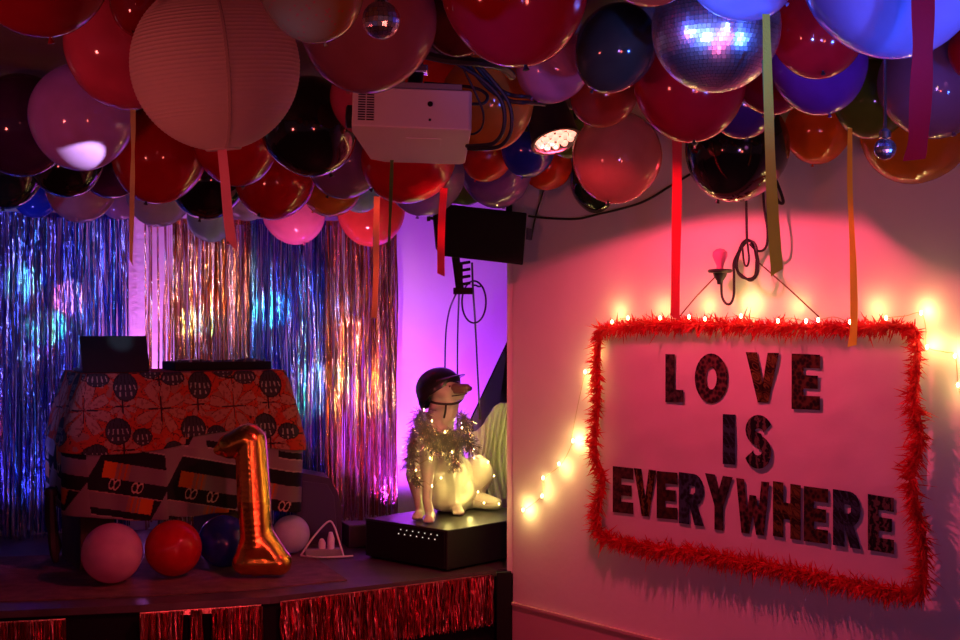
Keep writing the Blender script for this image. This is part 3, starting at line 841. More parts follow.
cable('long cable sagging along the white wall from the loudspeaker to the black balloon', [P(528, 216, 6.12), PW(545, 218, .02), PW(575, 219, .02), PW(595, 215, .02), PW(640, 203, .02), PW(672, 185, .02), PW(705, 165, .02), PW(718, 155, .02)], .005)
cable('short cable rising from the loudspeaker plug to the ceiling', [PW(531, 240, .03), PW(536, 215, .03), PW(545, 185, .03), PW(548, 160, .03), PW(549, 152, .03)], .0045)

# ---------------------------------------------------------------- hanging streamers
def streamer(label, pts, w, m, d0, d1=None, twist=.3, seed=0):
    rr = random.Random(seed); sp_ = spline(pts_ := [P(x, y, d0 + ((d1 or d0) - d0) * i / max(1, len(pts) - 1)) for i, (x, y) in enumerate(pts)], 10)
    A = []; B_ = []; n = len(sp_); th = rr.uniform(-.2, .2)
    A2 = []; B2 = []
    for i, p in enumerate(sp_):
        a = th + twist * math.sin(i * .35 + seed); wd = w[0] + (w[1] - w[0]) * i / (n - 1)
        e = Vector((math.cos(a), math.sin(a), 0)) * wd / 2; nn = Vector((-math.sin(a), math.cos(a), 0)) * .0004
        j = Vector((0, 0, (rr.uniform(-.012, .012)) if i == n - 1 else 0))
        A.append(p - e + nn + j); B_.append(p + e + nn - j); A2.append(p - e - nn + j); B2.append(p + e - nn - j)
    mb = MB(); k = n
    mb.v = A + B_ + A2 + B2
    for i in range(k - 1):
        for f in ([i, i + 1, k + i + 1, k + i], [2 * k + i, 3 * k + i, 3 * k + i + 1, 2 * k + i + 1], [i, 2 * k + i, 2 * k + i + 1, i + 1], [k + i, k + i + 1, 3 * k + i + 1, 3 * k + i]):
            mb.f.append(f); mb.m.append(0)
    mb.f += [[0, k, 3 * k, 2 * k], [k - 1, 3 * k - 1, 4 * k - 1, 2 * k - 1]]; mb.m += [0, 0]
    return tag(mb.build('paper_streamer', m), label, 'streamer')
def paper(n, c): return add_translucent(mat(n, c, .8, spec=.2, bump=.3, bscale=200), c, .55)
S_tan = paper('tan_paper', (.82, .68, .34)); S_pink = paper('pink_paper', (.95, .36, .42)); S_red = paper('red_paper', (.88, .14, .17)); S_grn = paper('green_paper', (.16, .30, .08))
S_yg = paper('yellow_green_paper', (.68, .72, .07)); S_yel = paper('yellow_paper', (.98, .82, .12)); S_dk = paper('dark_red_paper', (.50, .02, .05))
def bd(cx, cy): return BD[(cx, cy)]
streamer('thin tan paper streamer hanging before the blue foil on the left', [(133, 108), (133, 150), (132, 200), (131, 262)], (.013, .012), S_tan, 3.35, 3.4, .5, 1)
streamer('pink paper streamer hanging straight down from the paper lantern', [(222, 149), (225, 180), (228, 215), (232, 246)], (.018, .020), S_pink, 2.62, 2.62, .15, 2)
streamer('yellow tan paper streamer hanging in front of the right gold foil', [(377, 196), (376, 230), (376, 270), (374, 318)], (.022, .020), S_tan, 4.5, 4.5, .3, 3)
streamer('narrow dark green streamer hanging below the projector', [(392, 160), (391, 190), (390, 220), (389, 245)], (.011, .007), S_grn, 3.55, 3.55, .5, 4)
streamer('red paper streamer ending in front of the black loudspeaker', [(444, 188), (442, 215), (441, 245), (441, 275)], (.026, .026), S_red, 4.65, 4.65, .15, 5)
streamer('long red paper streamer reaching down to the top edge of the banner', [(677, 137), (677, 190), (676, 250), (675, 318)], (.034, .030), S_red, 4.4, 4.4, .15, 6)
streamer('yellow green paper streamer hanging across the mirror ball', [(766, 14), (768, 80), (770, 150), (773, 215), (777, 272)], (.014, .024), S_yg, 2.45, 2.5, .25, 7)
streamer('darker green strip hanging beside the yellow green streamer', [(764, 60), (766, 110), (768, 170), (769, 228)], (.008, .009), S_grn, 2.58, 2.58, .3, 8)
streamer('thin yellow paper streamer ending at the top of the banner', [(850, 128), (850, 190), (853, 260), (854, 320), (852, 346)], (.013, .026), S_yel, 3.9, 3.95, .3, 9)
streamer('wide dark red streamer hanging at the top right corner', [(923, -4), (923, 40), (921, 90), (918, 140), (914, 160)], (.036, .034), S_dk, 2.1, 2.12, .2, 10)

# ---------------------------------------------------------------- banner on the white wall
bn = thing('banner', 'white cloth banner reading LOVE IS EVERYWHERE on the white wall', 'banner', PW(757, 600, .01))
nx, ny = 70, 46; mb = MB(); vs = []
for side in (0, 1):
    for j in range(ny + 1):
        for i in range(nx + 1):
            u = i / nx; v = j / ny
            x = 598 + (918 - 598) * u + 2 * math.sin(v * 5)
            yt = 326 + 3 * u; yb = 541 + 62 * u
            y = yt + (yb - yt) * v
            n_ = noise.noise(Vector((u * 5, v * 3.2, .3))) * .006 + noise.noise(Vector((u * 13 + v * 6, v * 9 - u * 4, 2))) * .004
            vs.append(PW(x, y, .020 + n_ - (.002 if side else 0)))
S1 = (nx + 1) * (ny + 1); fs = []
for j in range(ny):
    for i in range(nx):
        a = j * (nx + 1) + i; fs.append([a, a + 1, a + nx + 2, a + nx + 1]); fs.append([S1 + a, S1 + a + nx + 1, S1 + a + nx + 2, S1 + a + 1])
mb.add(vs, fs); mb.build('cloth_sheet', M['sheet'], bn)

def fabric(i):
    m = bpy.data.materials.new('patterned_fabric'); m.use_nodes = True; nt = m.node_tree; b = nt.nodes['Principled BSDF']; b.inputs['Roughness'].default_value = .9; b.inputs['Specular IOR Level'].default_value = .1
    tc = nt.nodes.new('ShaderNodeTexCoord'); r = nt.nodes.new('ShaderNodeValToRGB'); r.color_ramp.interpolation = 'LINEAR'
    a, c2 = [((.016, .012, .010), (.13, .06, .03)), ((.010, .010, .012), (.16, .10, .08)), ((.02, .010, .006), (.20, .12, .03)), ((.012, .010, .02), (.06, .10, .14)), ((.02, .012, .014), (.20, .07, .06))][i % 5]
    k = i % 4
    if k == 0: t = nt.nodes.new('ShaderNodeTexVoronoi'); t.inputs['Scale'].default_value = 55; o = t.outputs['Distance']
    elif k == 1: t = nt.nodes.new('ShaderNodeTexNoise'); t.inputs['Scale'].default_value = 48; t.inputs['Detail'].default_value = 6; o = t.outputs['Fac']
    elif k == 2: t = nt.nodes.new('ShaderNodeTexWave'); t.inputs['Scale'].default_value = 14; t.inputs['Distortion'].default_value = 6; t.inputs['Detail Scale'].default_value = 4; o = t.outputs['Fac']
    else: t = nt.nodes.new('ShaderNodeTexMagic'); t.inputs['Scale'].default_value = 16; t.inputs['Distortion'].default_value = 3; o = t.outputs['Fac']
    nt.links.new(tc.outputs['Object'], t.inputs['Vector']); nt.links.new(o, r.inputs['Fac']); nt.links.new(r.outputs['Color'], b.inputs['Base Color'])
    e = r.color_ramp.elements; e[0].position = .35; e[1].position = .75; e[0].color = (*[v * .6 for v in a], 1); e[1].color = (*[v * .5 for v in c2], 1)
    return m
FAB = [fabric(i) for i in range(10)]
def stroke(pts, w, closed=False):
    """thick polyline -> quads"""
    n = len(pts); L = []; Rr = []
    for i in range(n):
        p = pts[i]
        if closed: a = pts[(i - 1) % n]; b = pts[(i + 1) % n]
        else: a = pts[max(0, i - 1)]; b = pts[min(n - 1, i + 1)]
        dx, dy = b[0] - a[0], b[1] - a[1]; l = math.hypot(dx, dy) or 1
        L.append((p[0] - dy / l * w[0] / 2, p[1] + dx / l * w[1] / 2)); Rr.append((p[0] + dy / l * w[0] / 2, p[1] - dx / l * w[1] / 2))
    Q = []
    for i in range(n if closed else n - 1):
        k = (i + 1) % n; Q.append([L[i], L[k], Rr[k], Rr[i]])
    return Q
def rc(x0, y0, x1, y1): return [[(x0, y0), (x1, y0), (x1, y1), (x0, y1)]]
def arc(cx, cy, rx, ry, a0, a1, n): return [(cx + rx * math.cos(math.radians(a0 + (a1 - a0) * i / n)), cy + ry * math.sin(math.radians(a0 + (a1 - a0) * i / n))) for i in range(n + 1)]
def glyph(ch):   # unit box, y down
    if ch == 'L': return rc(0, 0, .52, 1) + rc(.52, .74, 1, 1)
    if ch == 'O': return stroke(arc(.5, .5, .33, .36, 0, 360, 28)[:-1], (.34, .28), True)
    if ch == 'V': return [[(0, 0), (.34, 0), (.62, 1), (.36, 1)], [(.66, 0), (1, 0), (.68, 1), (.42, 1)]]
    if ch == 'E': return rc(0, 0, .42, 1) + rc(.42, 0, 1, .25) + rc(.42, .38, .92, .62) + rc(.42, .75, 1, 1)
    if ch == 'I': return rc(0, 0, 1, 1)
    if ch == 'S': return stroke(arc(.52, .29, .31, .165, -15, -180, 10) + arc(.52, .29, .31, .165, -180, -270, 6) [1:] + arc(.48, .69, .32, .185, -90, 0, 6)[1:] + arc(.48, .69, .32, .185, 0, 165, 10)[1:], (.36, .25))
    if ch == 'R': return rc(0, 0, .42, 1) + rc(.42, 0, .62, .24) + stroke(arc(.60, .31, .22, .19, -90, 90, 10), (.36, .24)) + rc(.42, .40, .62, .62) + [[(.40, .58), (.70, .55), (1.0, 1), (.62, 1)]]
    if ch == 'Y': return [[(0, 0), (.36, 0), (.66, .56), (.34, .56)], [(.64, 0), (1, 0), (.66, .56), (.34, .56)]] + rc(.34, .52, .66, 1)
    if ch == 'W': return [[(0, 0), (.24, 0), (.40, 1), (.16, 1)], [(.40, .28), (.60, .28), (.40, 1), (.20, 1)], [(.40, .28), (.60, .28), (.80, 1), (.60, 1)], [(.76, 0), (1, 0), (.84, 1), (.60, 1)]]
    if ch == 'H': return rc(0, 0, .38, 1) + rc(.62, 0, 1, 1) + rc(.38, .36, .62, .66)
LET = [('L', 665, 684, 354, 402, .03), ('O', 694, 729, 353, 403, .02), ('V', 745, 780, 352, 402, .03), ('E', 791, 821, 353.5, 409, .04),
       ('I', 722.5, 735.5, 414, 464, .06), ('S', 744, 773, 414, 468, .06),
       ('E', 612, 635, 466, 512, .10), ('V', 633, 658, 468, 515, .10), ('E', 656, 679, 471, 518, .08), ('R', 678, 706, 472, 523, .12), ('Y', 704, 735, 473, 528, .14), ('W', 735, 772, 478, 532, .12),
       ('H', 772, 803, 481, 536, .14), ('E', 803, 830, 486, 541, .12), ('R', 832, 863, 489, 545, .14), ('E', 867, 896, 494, 550, .14)]
LET.insert(13, None); LET = [l for l in LET if l]
for i, (ch, x0, x1, y0, y1, sk) in enumerate(LET):
    mb = MB()
    for Q in glyph(ch):
        pf_ = []; pb_ = []
        for (u, v) in Q:
            x = x0 + (x1 - x0) * ((.03 + .90 * u) if i >= 6 else (.02 + .95 * u)); y = y0 + (y1 - y0) * v + sk * (x1 - x0) * u
            pf_.append(PW(x, y, .0305)); pb_.append(PW(x, y, .0265))
        n = len(Q); mb.add(pf_ + pb_, [list(range(n)), [n + k for k in range(n)][::-1]] + [[k, (k + 1) % n, n + (k + 1) % n, n + k] for k in range(n)])
    mb.build('letter', FAB[(i * 3 + 1) % 10], bn, smooth=False)

# red feather boa round the banner
rr = random.Random(5)
loop = [(600, 330), (640, 325), (690, 324), (740, 325), (790, 327), (850, 327), (905, 327), (916, 335), (917, 370), (914, 400), (921, 440), (912, 480), (922, 530), (924, 570), (920, 592), (890, 590), (840, 580), (780, 568), (700, 553), (640, 545), (603, 534), (597, 515), (603, 480), (595, 450), (598, 400), (598, 360), (600, 330)]
path = spline([PW(x, y, .05) for x, y in loop], 12)
mb = MB(); cum = [0]
for i in range(1, len(path)): cum.append(cum[-1] + (path[i] - path[i - 1]).length)
LT = cum[-1]
import bisect
for k in range(9500):
    s = rr.random() * LT; i = min(len(path) - 2, max(0, bisect.bisect(cum, s) - 1))
    f = (s - cum[i]) / max(1e-6, cum[i + 1] - cum[i]); p = path[i].lerp(path[i + 1], f); t = (path[i + 1] - path[i]).normalized()
    a = rr.uniform(0, 6.283); side = t.cross(WN).normalized(); d = (side * math.cos(a) + WN * abs(math.sin(a)) * .8 + t * rr.uniform(-.7, .7) + Vector((0, 0, -.25))).normalized()
    fx = path[i]; thick = 1.0
    u_ = s / LT
    if .36 < u_ < .86: thick = 1.15
    if .22 < u_ < .36: thick = .85
    l = rr.uniform(.016, .050) * thick * (1.35 if rr.random() < .08 else 1); w = rr.uniform(.0018, .0042); sd2 = d.cross(Vector((rr.uniform(-1, 1), rr.uniform(-1, 1), rr.uniform(-1, 1)))).normalized() * w
    cv = Vector((rr.uniform(-1, 1), rr.uniform(-1, 1), rr.uniform(-1.2, .4))) * l * .35
    p = p + d * rr.uniform(-.002, .012)
    pts = [p, p + d * l * .45 + cv * .25, p + d * l + cv]
    A = [pts[0] - sd2 * .5, pts[1] - sd2, pts[2] - sd2 * .15]; B_ = [pts[0] + sd2 * .5, pts[1] + sd2, pts[2] + sd2 * .15]
    mb.strip(A, B_)
core = MB()
mb.tube(path, .011, 6)
tag(mb.build('feather_boa', M['boa'], smooth=False), 'fluffy red feather boa running all round the edge of the cloth banner', 'boa')

# twine that carries the banner
cable('twine from the lamp holder down to the left top of the banner', [PW(716, 276, .07), PW(695, 298, .05), PW(676, 321, .04)], .0028, 'twine', 'twine', M['twine'])
cable('twine from the cable coil down to the right top of the banner', [PW(758, 262, .07), PW(790, 290, .05), PW(819, 317, .04)], .0028, 'twine', 'twine', M['twine'])

# ---------------------------------------------------------------- hanging bulb with coiled cable
hb = thing('pendant_bulb', 'pink bulb upright in a dark lamp holder hooked on the white wall above the banner', 'light bulb', PW(720, 275, .10))
def W3(px, py, off=.10): return PW(px, py, off)
c = W3(720, 271); s1 = 1 / F * 5.35
T = Matrix.Translation(c)
mb = MB(); mb.lathe([(3.2 * s1, 0), (3.4 * s1, 5 * s1), (5.5 * s1, 10 * s1), (7.2 * s1, 14.5 * s1), (6.8 * s1, 18.5 * s1), (4 * s1, 21 * s1), (.0001, 22 * s1)], 22, T); mb.build('glass_bulb', M['bulb_pink'], hb)
mb = MB(); mb.lathe([(4 * s1, 2.2 * s1), (11 * s1, 1.6 * s1), (12.2 * s1, 0), (11 * s1, -1.6 * s1), (7 * s1, -2.2 * s1), (6.2 * s1, -5 * s1), (3.2 * s1, -9.5 * s1), (2.6 * s1, -13 * s1), (0, -13 * s1)], 22, T); mb.build('lamp_holder', M['blackpl'], hb)
mb = MB(); mb.tube(spline([W3(721.5, 283), W3(722, 296), W3(726, 303.5), W3(731, 303), W3(734, 294), W3(734, 275), W3(734, 262), W3(740, 250), W3(746, 240)], 8), .0052, 7); mb.build('cord', M['cable'], hb)
pts = []
for i in range(46):
    a = i * .42; k = 1 + .10 * math.sin(i * 1.3)
    pts.append(W3(747.5 + 10.5 * k * math.sin(a) + .8 * math.sin(i), 261 - 19.5 * k * math.cos(a), .10 + .012 * math.sin(i * .7)))
mb = MB(); mb.tube(spline(pts, 3), .0048, 6); mb.tube(spline([W3(742, 243, .13), W3(744, 262, .13), W3(747, 266, .13), W3(749, 258, .13), W3(747, 240, .13)], 6), .004, 6); mb.build('cord_coil', M['cable'], hb)
cable('straight cable from the black balloon down to the coil above the banner', [W3(746, 185), W3(746.5, 215), W3(747, 241)], .005)
cable('looping cable hanging right of the coil beside the yellow green streamer', [W3(763, 180), W3(764, 205), W3(767.5, 230), W3(766, 247), W3(758, 251), W3(750, 244)], .005)
cable('small dark cable loop behind the yellow green streamer on the wall', [W3(776, 180), W3(782, 196), W3(783, 203), W3(778, 201), W3(772, 186)], .006)
# ---------------------------------------------------------------- amplifier under the dog
AC = Vector((-.156, 6.335, 0)); AU = Vector((.683, .73, 0)); AV = Vector((-.73, .683, 0))
AH0, AH1 = STAGE + .012, .700
def AP(u, v, z): q_ = AC + AU * u + AV * v; return Vector((q_.x, q_.y, z))
AM = Matrix((AU, AV, Vector((0, 0, 1)))).transposed()
am = thing('amplifier', 'black amplifier with two rows of small white lights, the white dog statue on top', 'amplifier', AP(.38, .29, STAGE))
mb = MB(); mb.box(AP(.38, .29, (AH0 + AH1) / 2), (.76, .58, AH1 - AH0), AM, bev=.006); mb.build('case', mat('dark_amp_case', (.012, .012, .011), .4), am, smooth=False)
mb = MB(); mb.box(AP(-.003, .29, (AH0 + AH1) / 2), (.006, .55, AH1 - AH0 - .02), AM, bev=.002); mb.build('front_panel', M['black'], am, smooth=False)
for r_ in range(2):
    for i in range(7):
        mb = MB(); mb.box(AP(-.0075, .06 + i * .042 + r_ * .015, AH1 - .028 - r_ * .022), (.003, .005, .005), AM); mb.build('indicator_light', M['led_white'], am, smooth=False)
for u in (.05, .70):
    for v in (.05, .53):
        mb = MB(); mb.box(AP(u, v, STAGE + .006), (.05, .05, .012), AM); mb.build('foot', M['black'], am, smooth=False)

# ---------------------------------------------------------------- dog statue
AZ = AH1
def Q(px, py, d): return P(px, py, d)
def Sf(px, d): # point on the amplifier top under column px at depth d
    return Vector(((px - 480) / F * d, d, AZ))
dog = thing('dog_statue', 'white seated dog statue in a black helmet on the black amplifier', 'statue', Sf(440, 6.85))
fl_, fr_ = Sf(420, 6.72), Sf(430, 6.60)
body = [
 # torso
 ('c', Q(437, 436, 6.78), Q(446, 470, 6.90), .098, .118), ('c', Q(446, 470, 6.90), Q(453, 492, 7.02), .118, .125), ('c', Q(441, 462, 6.80), Q(444, 494, 6.90), .09, .095),
 ('c', Q(453, 490, 7.02), Q(466, 492, 7.12), .118, .105),
 # neck
 ('c', Q(437, 434, 6.78), Q(444, 403, 6.78), .086, .070), ('c', Q(446, 415, 6.74), Q(450, 404, 6.74), .055, .05),
 # skull, cheeks and muzzle
 ('c', Q(438, 386, 6.80), Q(444, 389, 6.76), .070, .066), ('e', Q(447, 393, 6.73), (.052, .045, .042)), ('c', Q(448, 390, 6.74), Q(465, 389.5, 6.66), .047, .025), ('c', Q(448, 396, 6.74), Q(461, 396, 6.68), .036, .020),
 ('e', Q(448, 384, 6.72), (.030, .028, .016)),
 # front legs
 ('c', Q(419, 447, 6.78), Q(414, 474, 6.76), .060, .046), ('c', Q(414, 474, 6.76), Q(418.5, 500, 6.74), .046, .025), ('c', Q(418.5, 500, 6.74), fl_ + Vector((0, .01, .035)), .025, .026), ('c', fl_ + Vector((0, .01, .028)), fl_ + Vector((-.012, -.045, .022)), .028, .023),
 ('c', Q(431, 446, 6.74), Q(428, 476, 6.70), .056, .034), ('c', Q(428, 476, 6.70), Q(427, 500, 6.66), .030, .025), ('c', Q(427, 500, 6.66), fr_ + Vector((0, .01, .035)), .025, .026), ('c', fr_ + Vector((0, .01, .028)), fr_ + Vector((-.004, -.045, .022)), .029, .024),
 # near haunch, shin and hind paw
 ('e', Q(457, 481, 6.98), (.085, .105, .135), R3(0, 10, 15)), ('c', Q(462, 490, 6.93), Sf(454, 6.93) + Vector((0, 0, .045)), .07, .036), ('c', Sf(454, 6.93) + Vector((0, 0, .036)), Sf(458, 6.84) + Vector((0, 0, .026)), .036, .028),
 # far haunch and the hind leg lying out to the side
 ('e', Q(477, 474, 7.12), (.088, .10, .105)), ('c', Q(470, 490, 7.12), Sf(466, 7.08) + Vector((0, 0, .06)), .09, .055), ('c', Sf(466, 7.08) + Vector((0, 0, .052)), Sf(485, 7.02) + Vector((0, 0, .045)), .052, .042), ('c', Sf(485, 7.02) + Vector((0, 0, .045)), Sf(497, 6.99) + Vector((0, 0, .035)), .044, .032),
]
for base, dx, dy in ((fl_, -.012, -.05), (fr_, -.004, -.05)):
    for k in (-1, 0, 1): body.append(('c', base + Vector((k * .017 + dx * .7, dy + .012, .018)), base + Vector((k * .018 + dx, dy - .018 + abs(k) * .006, .013)), .0135, .0115))
hp = Sf(458, 6.84)
for k in (-1, 0, 1): body.append(('c', hp + Vector((k * .018, -.005, .018)), hp + Vector((k * .02 + .004, -.038 + abs(k) * .008, .013)), .015, .012))
db = blob('dog_body', M['dog'], body, .0065, 7, dog)
# ears, eyes, nose
mb = MB()
ns = Q(469, 388.5, 6.635)
nz = blob('nose', M['nose'], [('e', ns, (.017, .016, .014)), ('e', ns + Vector((.004, -.008, .004)), (.009, .007, .007)), ('e', ns + Vector((.004, .008, .004)), (.009, .007, .007))], .003, 3, dog)
mz = blob('dark_muzzle', M['muzzle'], [('c', Q(455, 387.5, 6.675), Q(467, 387.5, 6.635), .022, .0185), ('c', Q(455, 391.5, 6.66), Q(465, 391.5, 6.635), .012, .012)], .004, 4, dog); mz['label'] = 'dark painted muzzle'
for (x, y, d) in ((450, 386.5, 6.689), (457.5, 385.0, 6.69)):
    mb = MB(); mb.lathe([(.0065 * math.sin(math.pi * i / 10) + 1e-5, -.0065 * math.cos(math.pi * i / 10)) for i in range(11)], 12, Matrix.Translation(Q(x, y, d))); mb.build('eye', M['nose'], dog)
mb = MB(); mb.tube(spline([Q(467, 393.6, 6.635), Q(460, 395, 6.645), Q(452, 396, 6.675)], 5), .0035, 6); mb.build('mouth_line', M['nose'], dog)
# helmet
hc = Q(438.5, 388, 6.80)
hf = Vector((.80, -.45, .10)).normalized()           # where the dog looks
hx = Vector((-.28, .12, .95)).normalized(); hy = hx.cross(hf).normalized(); hf2 = hy.cross(hx)
HM = Matrix((hf2, hy, hx)).transposed().to_4x4(); HT = Matrix.Translation(hc) @ HM
hm = thing('helmet', 'black riding helmet strapped on the head of the white dog statue', 'helmet', hc)
mb = MB(); pr = []
for i in range(15):
    a = math.pi / 2 * i / 14 * 1.0; pr.append((.112 * math.cos(a) + 1e-5, .105 * math.sin(a)))
pr = [(.100, -.035), (.110, -.035), (.114, -.012)] + pr
n = 36; vs = []; fs = []
for r, h in pr:
    for j in range(n):
        w = 2 * math.pi * j / n; hh = h
        if h < .01:   # rim: lower behind, cut away above the face
            f = math.cos(w); hh = h - .045 * max(0, -f) + .035 * max(0, f) * (1 if h < 0 else .6)
        vs.append(HT @ Vector((r * math.cos(w) * 1.08, r * math.sin(w), hh)))
for i in range(len(pr) - 1):
    for j in range(n): fs.append([i * n + j, i * n + (j + 1) % n, (i + 1) * n + (j + 1) % n, (i + 1) * n + j])
mb.add(vs, fs); mb.build('shell', M['helmet'], hm)
mb = MB(); A = []; B_ = []; A2 = []; B2 = []
for i in range(17):
    w = math.radians(-62 + 124 * i / 16); r0 = .112; e = .034 * math.cos(w * 1.3) + .006
    z0 = .026
    p0 = HT @ Vector((r0 * 1.08 * math.cos(w), r0 * math.sin(w), z0)); p1 = HT @ Vector(((r0 * 1.08 + e) * math.cos(w), (r0 + e * .35) * math.sin(w), z0 - .004))
    A.append(p0); B_.append(p1); A2.append(p0 + hx * .008); B2.append(p1 + hx * .004)
mb.strip(A, B_); mb.strip(A2, B2); mb.strip(B_, B2); mb.build('visor', M['helmet'], hm)
mb = MB(); mb.tube(spline([Q(427, 399, 6.74), Q(433, 402.5, 6.665), Q(442, 404, 6.655), Q(452, 404, 6.66), Q(459, 402, 6.68), Q(463, 398, 6.71)], 6), .0065, 7)
mb.tube(spline([Q(427, 398, 6.74), Q(428, 389, 6.71), Q(430, 384, 6.70)], 5), .005, 6)
mb.build('chin_strap', M['strap'], hm)
mb = MB(); mb.tube(spline([Q(446, 404, 6.65), Q(445.5, 411, 6.65), Q(444, 418, 6.655)], 5), .0055, 6); mb.build('strap_end', M['strap'], hm)

# tinsel garland round the dog's chest
rr = random.Random(9)
M['tinsel'] = mat('silver_gold_tinsel', (.80, .76, .68), .18, metal=1)
paths = [([Q(424, 411, 6.70), Q(419, 420, 6.68), Q(427, 432, 6.64), Q(440, 438, 6.62), Q(455, 434, 6.64), Q(464, 426, 6.70), Q(462, 416, 6.74)], .052),
         ([Q(421, 420, 6.68), Q(428, 442, 6.62), Q(440, 447, 6.60), Q(454, 444, 6.62), Q(466, 438, 6.66), Q(470, 446, 6.68)], .05),
         ([Q(416, 428, 6.68), Q(412, 442, 6.66), Q(410, 456, 6.66), Q(409, 466, 6.68)], .046),
         ([Q(452, 448, 6.62), Q(454, 457, 6.62), Q(455, 466, 6.64)], .040), ([Q(412, 466, 6.66), Q(416, 478, 6.66), Q(418, 484, 6.66)], .028)]
mb = MB()
for pts, rad in paths:
    pth = spline(pts, 8); ln = sum((pth[i + 1] - pth[i]).length for i in range(len(pth) - 1)); mb.tube(pth, .003, 5)
    for k in range(int(ln * 3400)):
        i = rr.randrange(len(pth) - 1); p = pth[i].lerp(pth[i + 1], rr.random())
        d = Vector((rr.gauss(0, 1), rr.gauss(0, 1), rr.gauss(0, 1))).normalized(); l = rad * rr.uniform(.6, 1.35)
        if d.y > .35: d.y = -d.y
        s_ = d.orthogonal().normalized() * rr.uniform(.0010, .0018); b = Vector((0, 0, -.2 * l))
        s_ = Matrix.Rotation(rr.uniform(0, 6.28), 3, d) @ s_
        mb.strip([p - s_, p + d * l * .5 - s_, p + d * l + b - s_], [p + s_, p + d * l * .5 + s_, p + d * l + b + s_])
tag(mb.build('tinsel_garland', M['tinsel'], smooth=False), 'bushy silver and gold tinsel garland draped round the neck and chest of the dog statue', 'tinsel')

# triangular mirror and pale tulle behind the dog
md = 7.55
tri = [P(509.5, 336, md + .12), P(466, 428, md - .02), P(489, 470, md - .06), P(524, 470, md - .02)]
mt = thing('triangle_mirror', 'tall pointed mirror leaning behind the dog statue at the edge of the white wall', 'mirror', tri[1])
mb = MB(); mb.prism([P(508.5, 341, md + .110), P(468, 427, md - .024), P(490, 467, md - .064), P(522, 467, md - .024)], (0, -.003, 0)); mb.build('mirror_glass', mat('grey_mirror', (.30, .31, .40), .06, metal=1), mt, smooth=False)
mb = MB(); mb.prism(tri, (0, .012, 0)); mb.build('frame', M['black'], mt, smooth=False)
mb = MB(); nx, ny = 60, 40; vs = []; fs = []
for j in range(ny + 1):
    for i in range(nx + 1):
        u = i / nx; v = j / ny
        ytop = 432 - 42 * u + 5 * math.sin(u * 9)
        x = 468 + 48 * u + 3 * math.sin(v * 4 + u * 3); y = ytop + (499 - ytop) * v
        n_ = .030 * math.sin(u * 46 + 3 * math.sin(v * 3)) * (.4 + v) + .03 * noise.noise(Vector((u * 7, v * 6, 1)))
        vs.append(P(x, y, 7.38 + n_ - .04 * v))
for j in range(ny):
    for i in range(nx): a = j * (nx + 1) + i; fs.append([a, a + 1, a + nx + 2, a + nx + 1])
mb.add(vs, fs)
tu = mb.build('tulle_drape', M['tulle']); sd = tu.modifiers.new('t', 'SOLIDIFY'); sd.thickness = .003
tag(tu, 'pleated pale tulle bunched behind the dog statue in front of the pointed mirror', 'fabric')

# ---------------------------------------------------------------- things on the stage floor
wd = 7.12
wg = thing('floor_speaker', 'dark stage speaker lit violet, right of the table before the copper foil', 'loudspeaker', Vector((P(320, 500, wd).x, wd, STAGE)))
zf = lambda px, py: P(px, py, wd)
o_ = [zf(297, 472), zf(329, 478), zf(338, 492), zf(342, 508), zf(341, 540)]; b0 = zf(297, 540)
base = [Vector((p.x, p.y, p.z)) for p in o_]; base[-1].z = STAGE; b0.z = STAGE
mb = MB(); mb.prism(base + [b0], (-.06, .26, 0)); mb.build('cabinet', mat('dark_speaker_vinyl', (.05, .04, .07), .4), wg, smooth=False)
mb = MB(); mb.prism([zf(303, 481) + Vector((0, -.001, 0)), zf(327, 484) + Vector((0, -.001, 0)), zf(334, 496) + Vector((0, -.001, 0)), zf(337, 532) + Vector((0, -.001, 0)), zf(303, 532) + Vector((0, -.001, 0))], (0, -.008, 0)); mb.build('front_grille', mat('violet_lit_grille', (.06, .045, .09), .5, bump=.4, bscale=300), wg, smooth=False)  # violet light put into the grille colour
c = Pz(324, 557, STAGE); z0 = STAGE + .005
ps = thing('power_strip', 'pale power strip with plugs and a looped cable on the stage floor', 'power strip', Vector((c.x, c.y, z0)))
mb = MB(); PSM = R3(0, 0, 12); mb.box(Vector((c.x, c.y, z0 + .02)), (.19, .05, .036), PSM, bev=.005); mb.build('strip_body', M['grey_pl'], ps, smooth=False)
for k, hgt in ((-.01, .05), (.035, .085)):
    mb = MB(); pc_ = Vector((c.x + k, c.y, z0 + .036)); mb.tube([pc_, pc_ + Vector((0, 0, hgt * .6)), pc_ + Vector((0, -.01, hgt))], [.018, .019, .010], 9); mb.build('plug', M['white_pl'], ps)
mb = MB(); mb.tube(spline([Vector((c.x - .115, c.y - .02, z0 + .006)), Vector((c.x - .05, c.y, z0 + .10)), Vector((c.x + .02, c.y + .01, z0 + .172)), Vector((c.x + .05, c.y + .01, z0 + .15)), Vector((c.x + .075, c.y, z0 + .08)), Vector((c.x + .10, c.y - .02, z0 + .006))], 8), .005, 7)
mb.tube(spline([Vector((c.x - .115, c.y - .02, z0 + .006)), Vector((c.x - .02, c.y - .07, z0 + .006)), Vector((c.x + .10, c.y - .05, z0 + .006)), Vector((c.x + .15, c.y - .03, z0 + .006))], 8), .005, 7); mb.build('looped_cable', M['white_pl'], ps)
c = Pz(358, 547, STAGE)
mb = MB(); mb.box(Vector((c.x, c.y + .05, STAGE + .061)), (.15, .16, .12), R3(0, 0, 20), bev=.006)
eq = mb.build('equipment_box', M['blackpl'], smooth=False); tag(eq, 'small black box on the stage floor between the power strip and the amplifier', 'box')

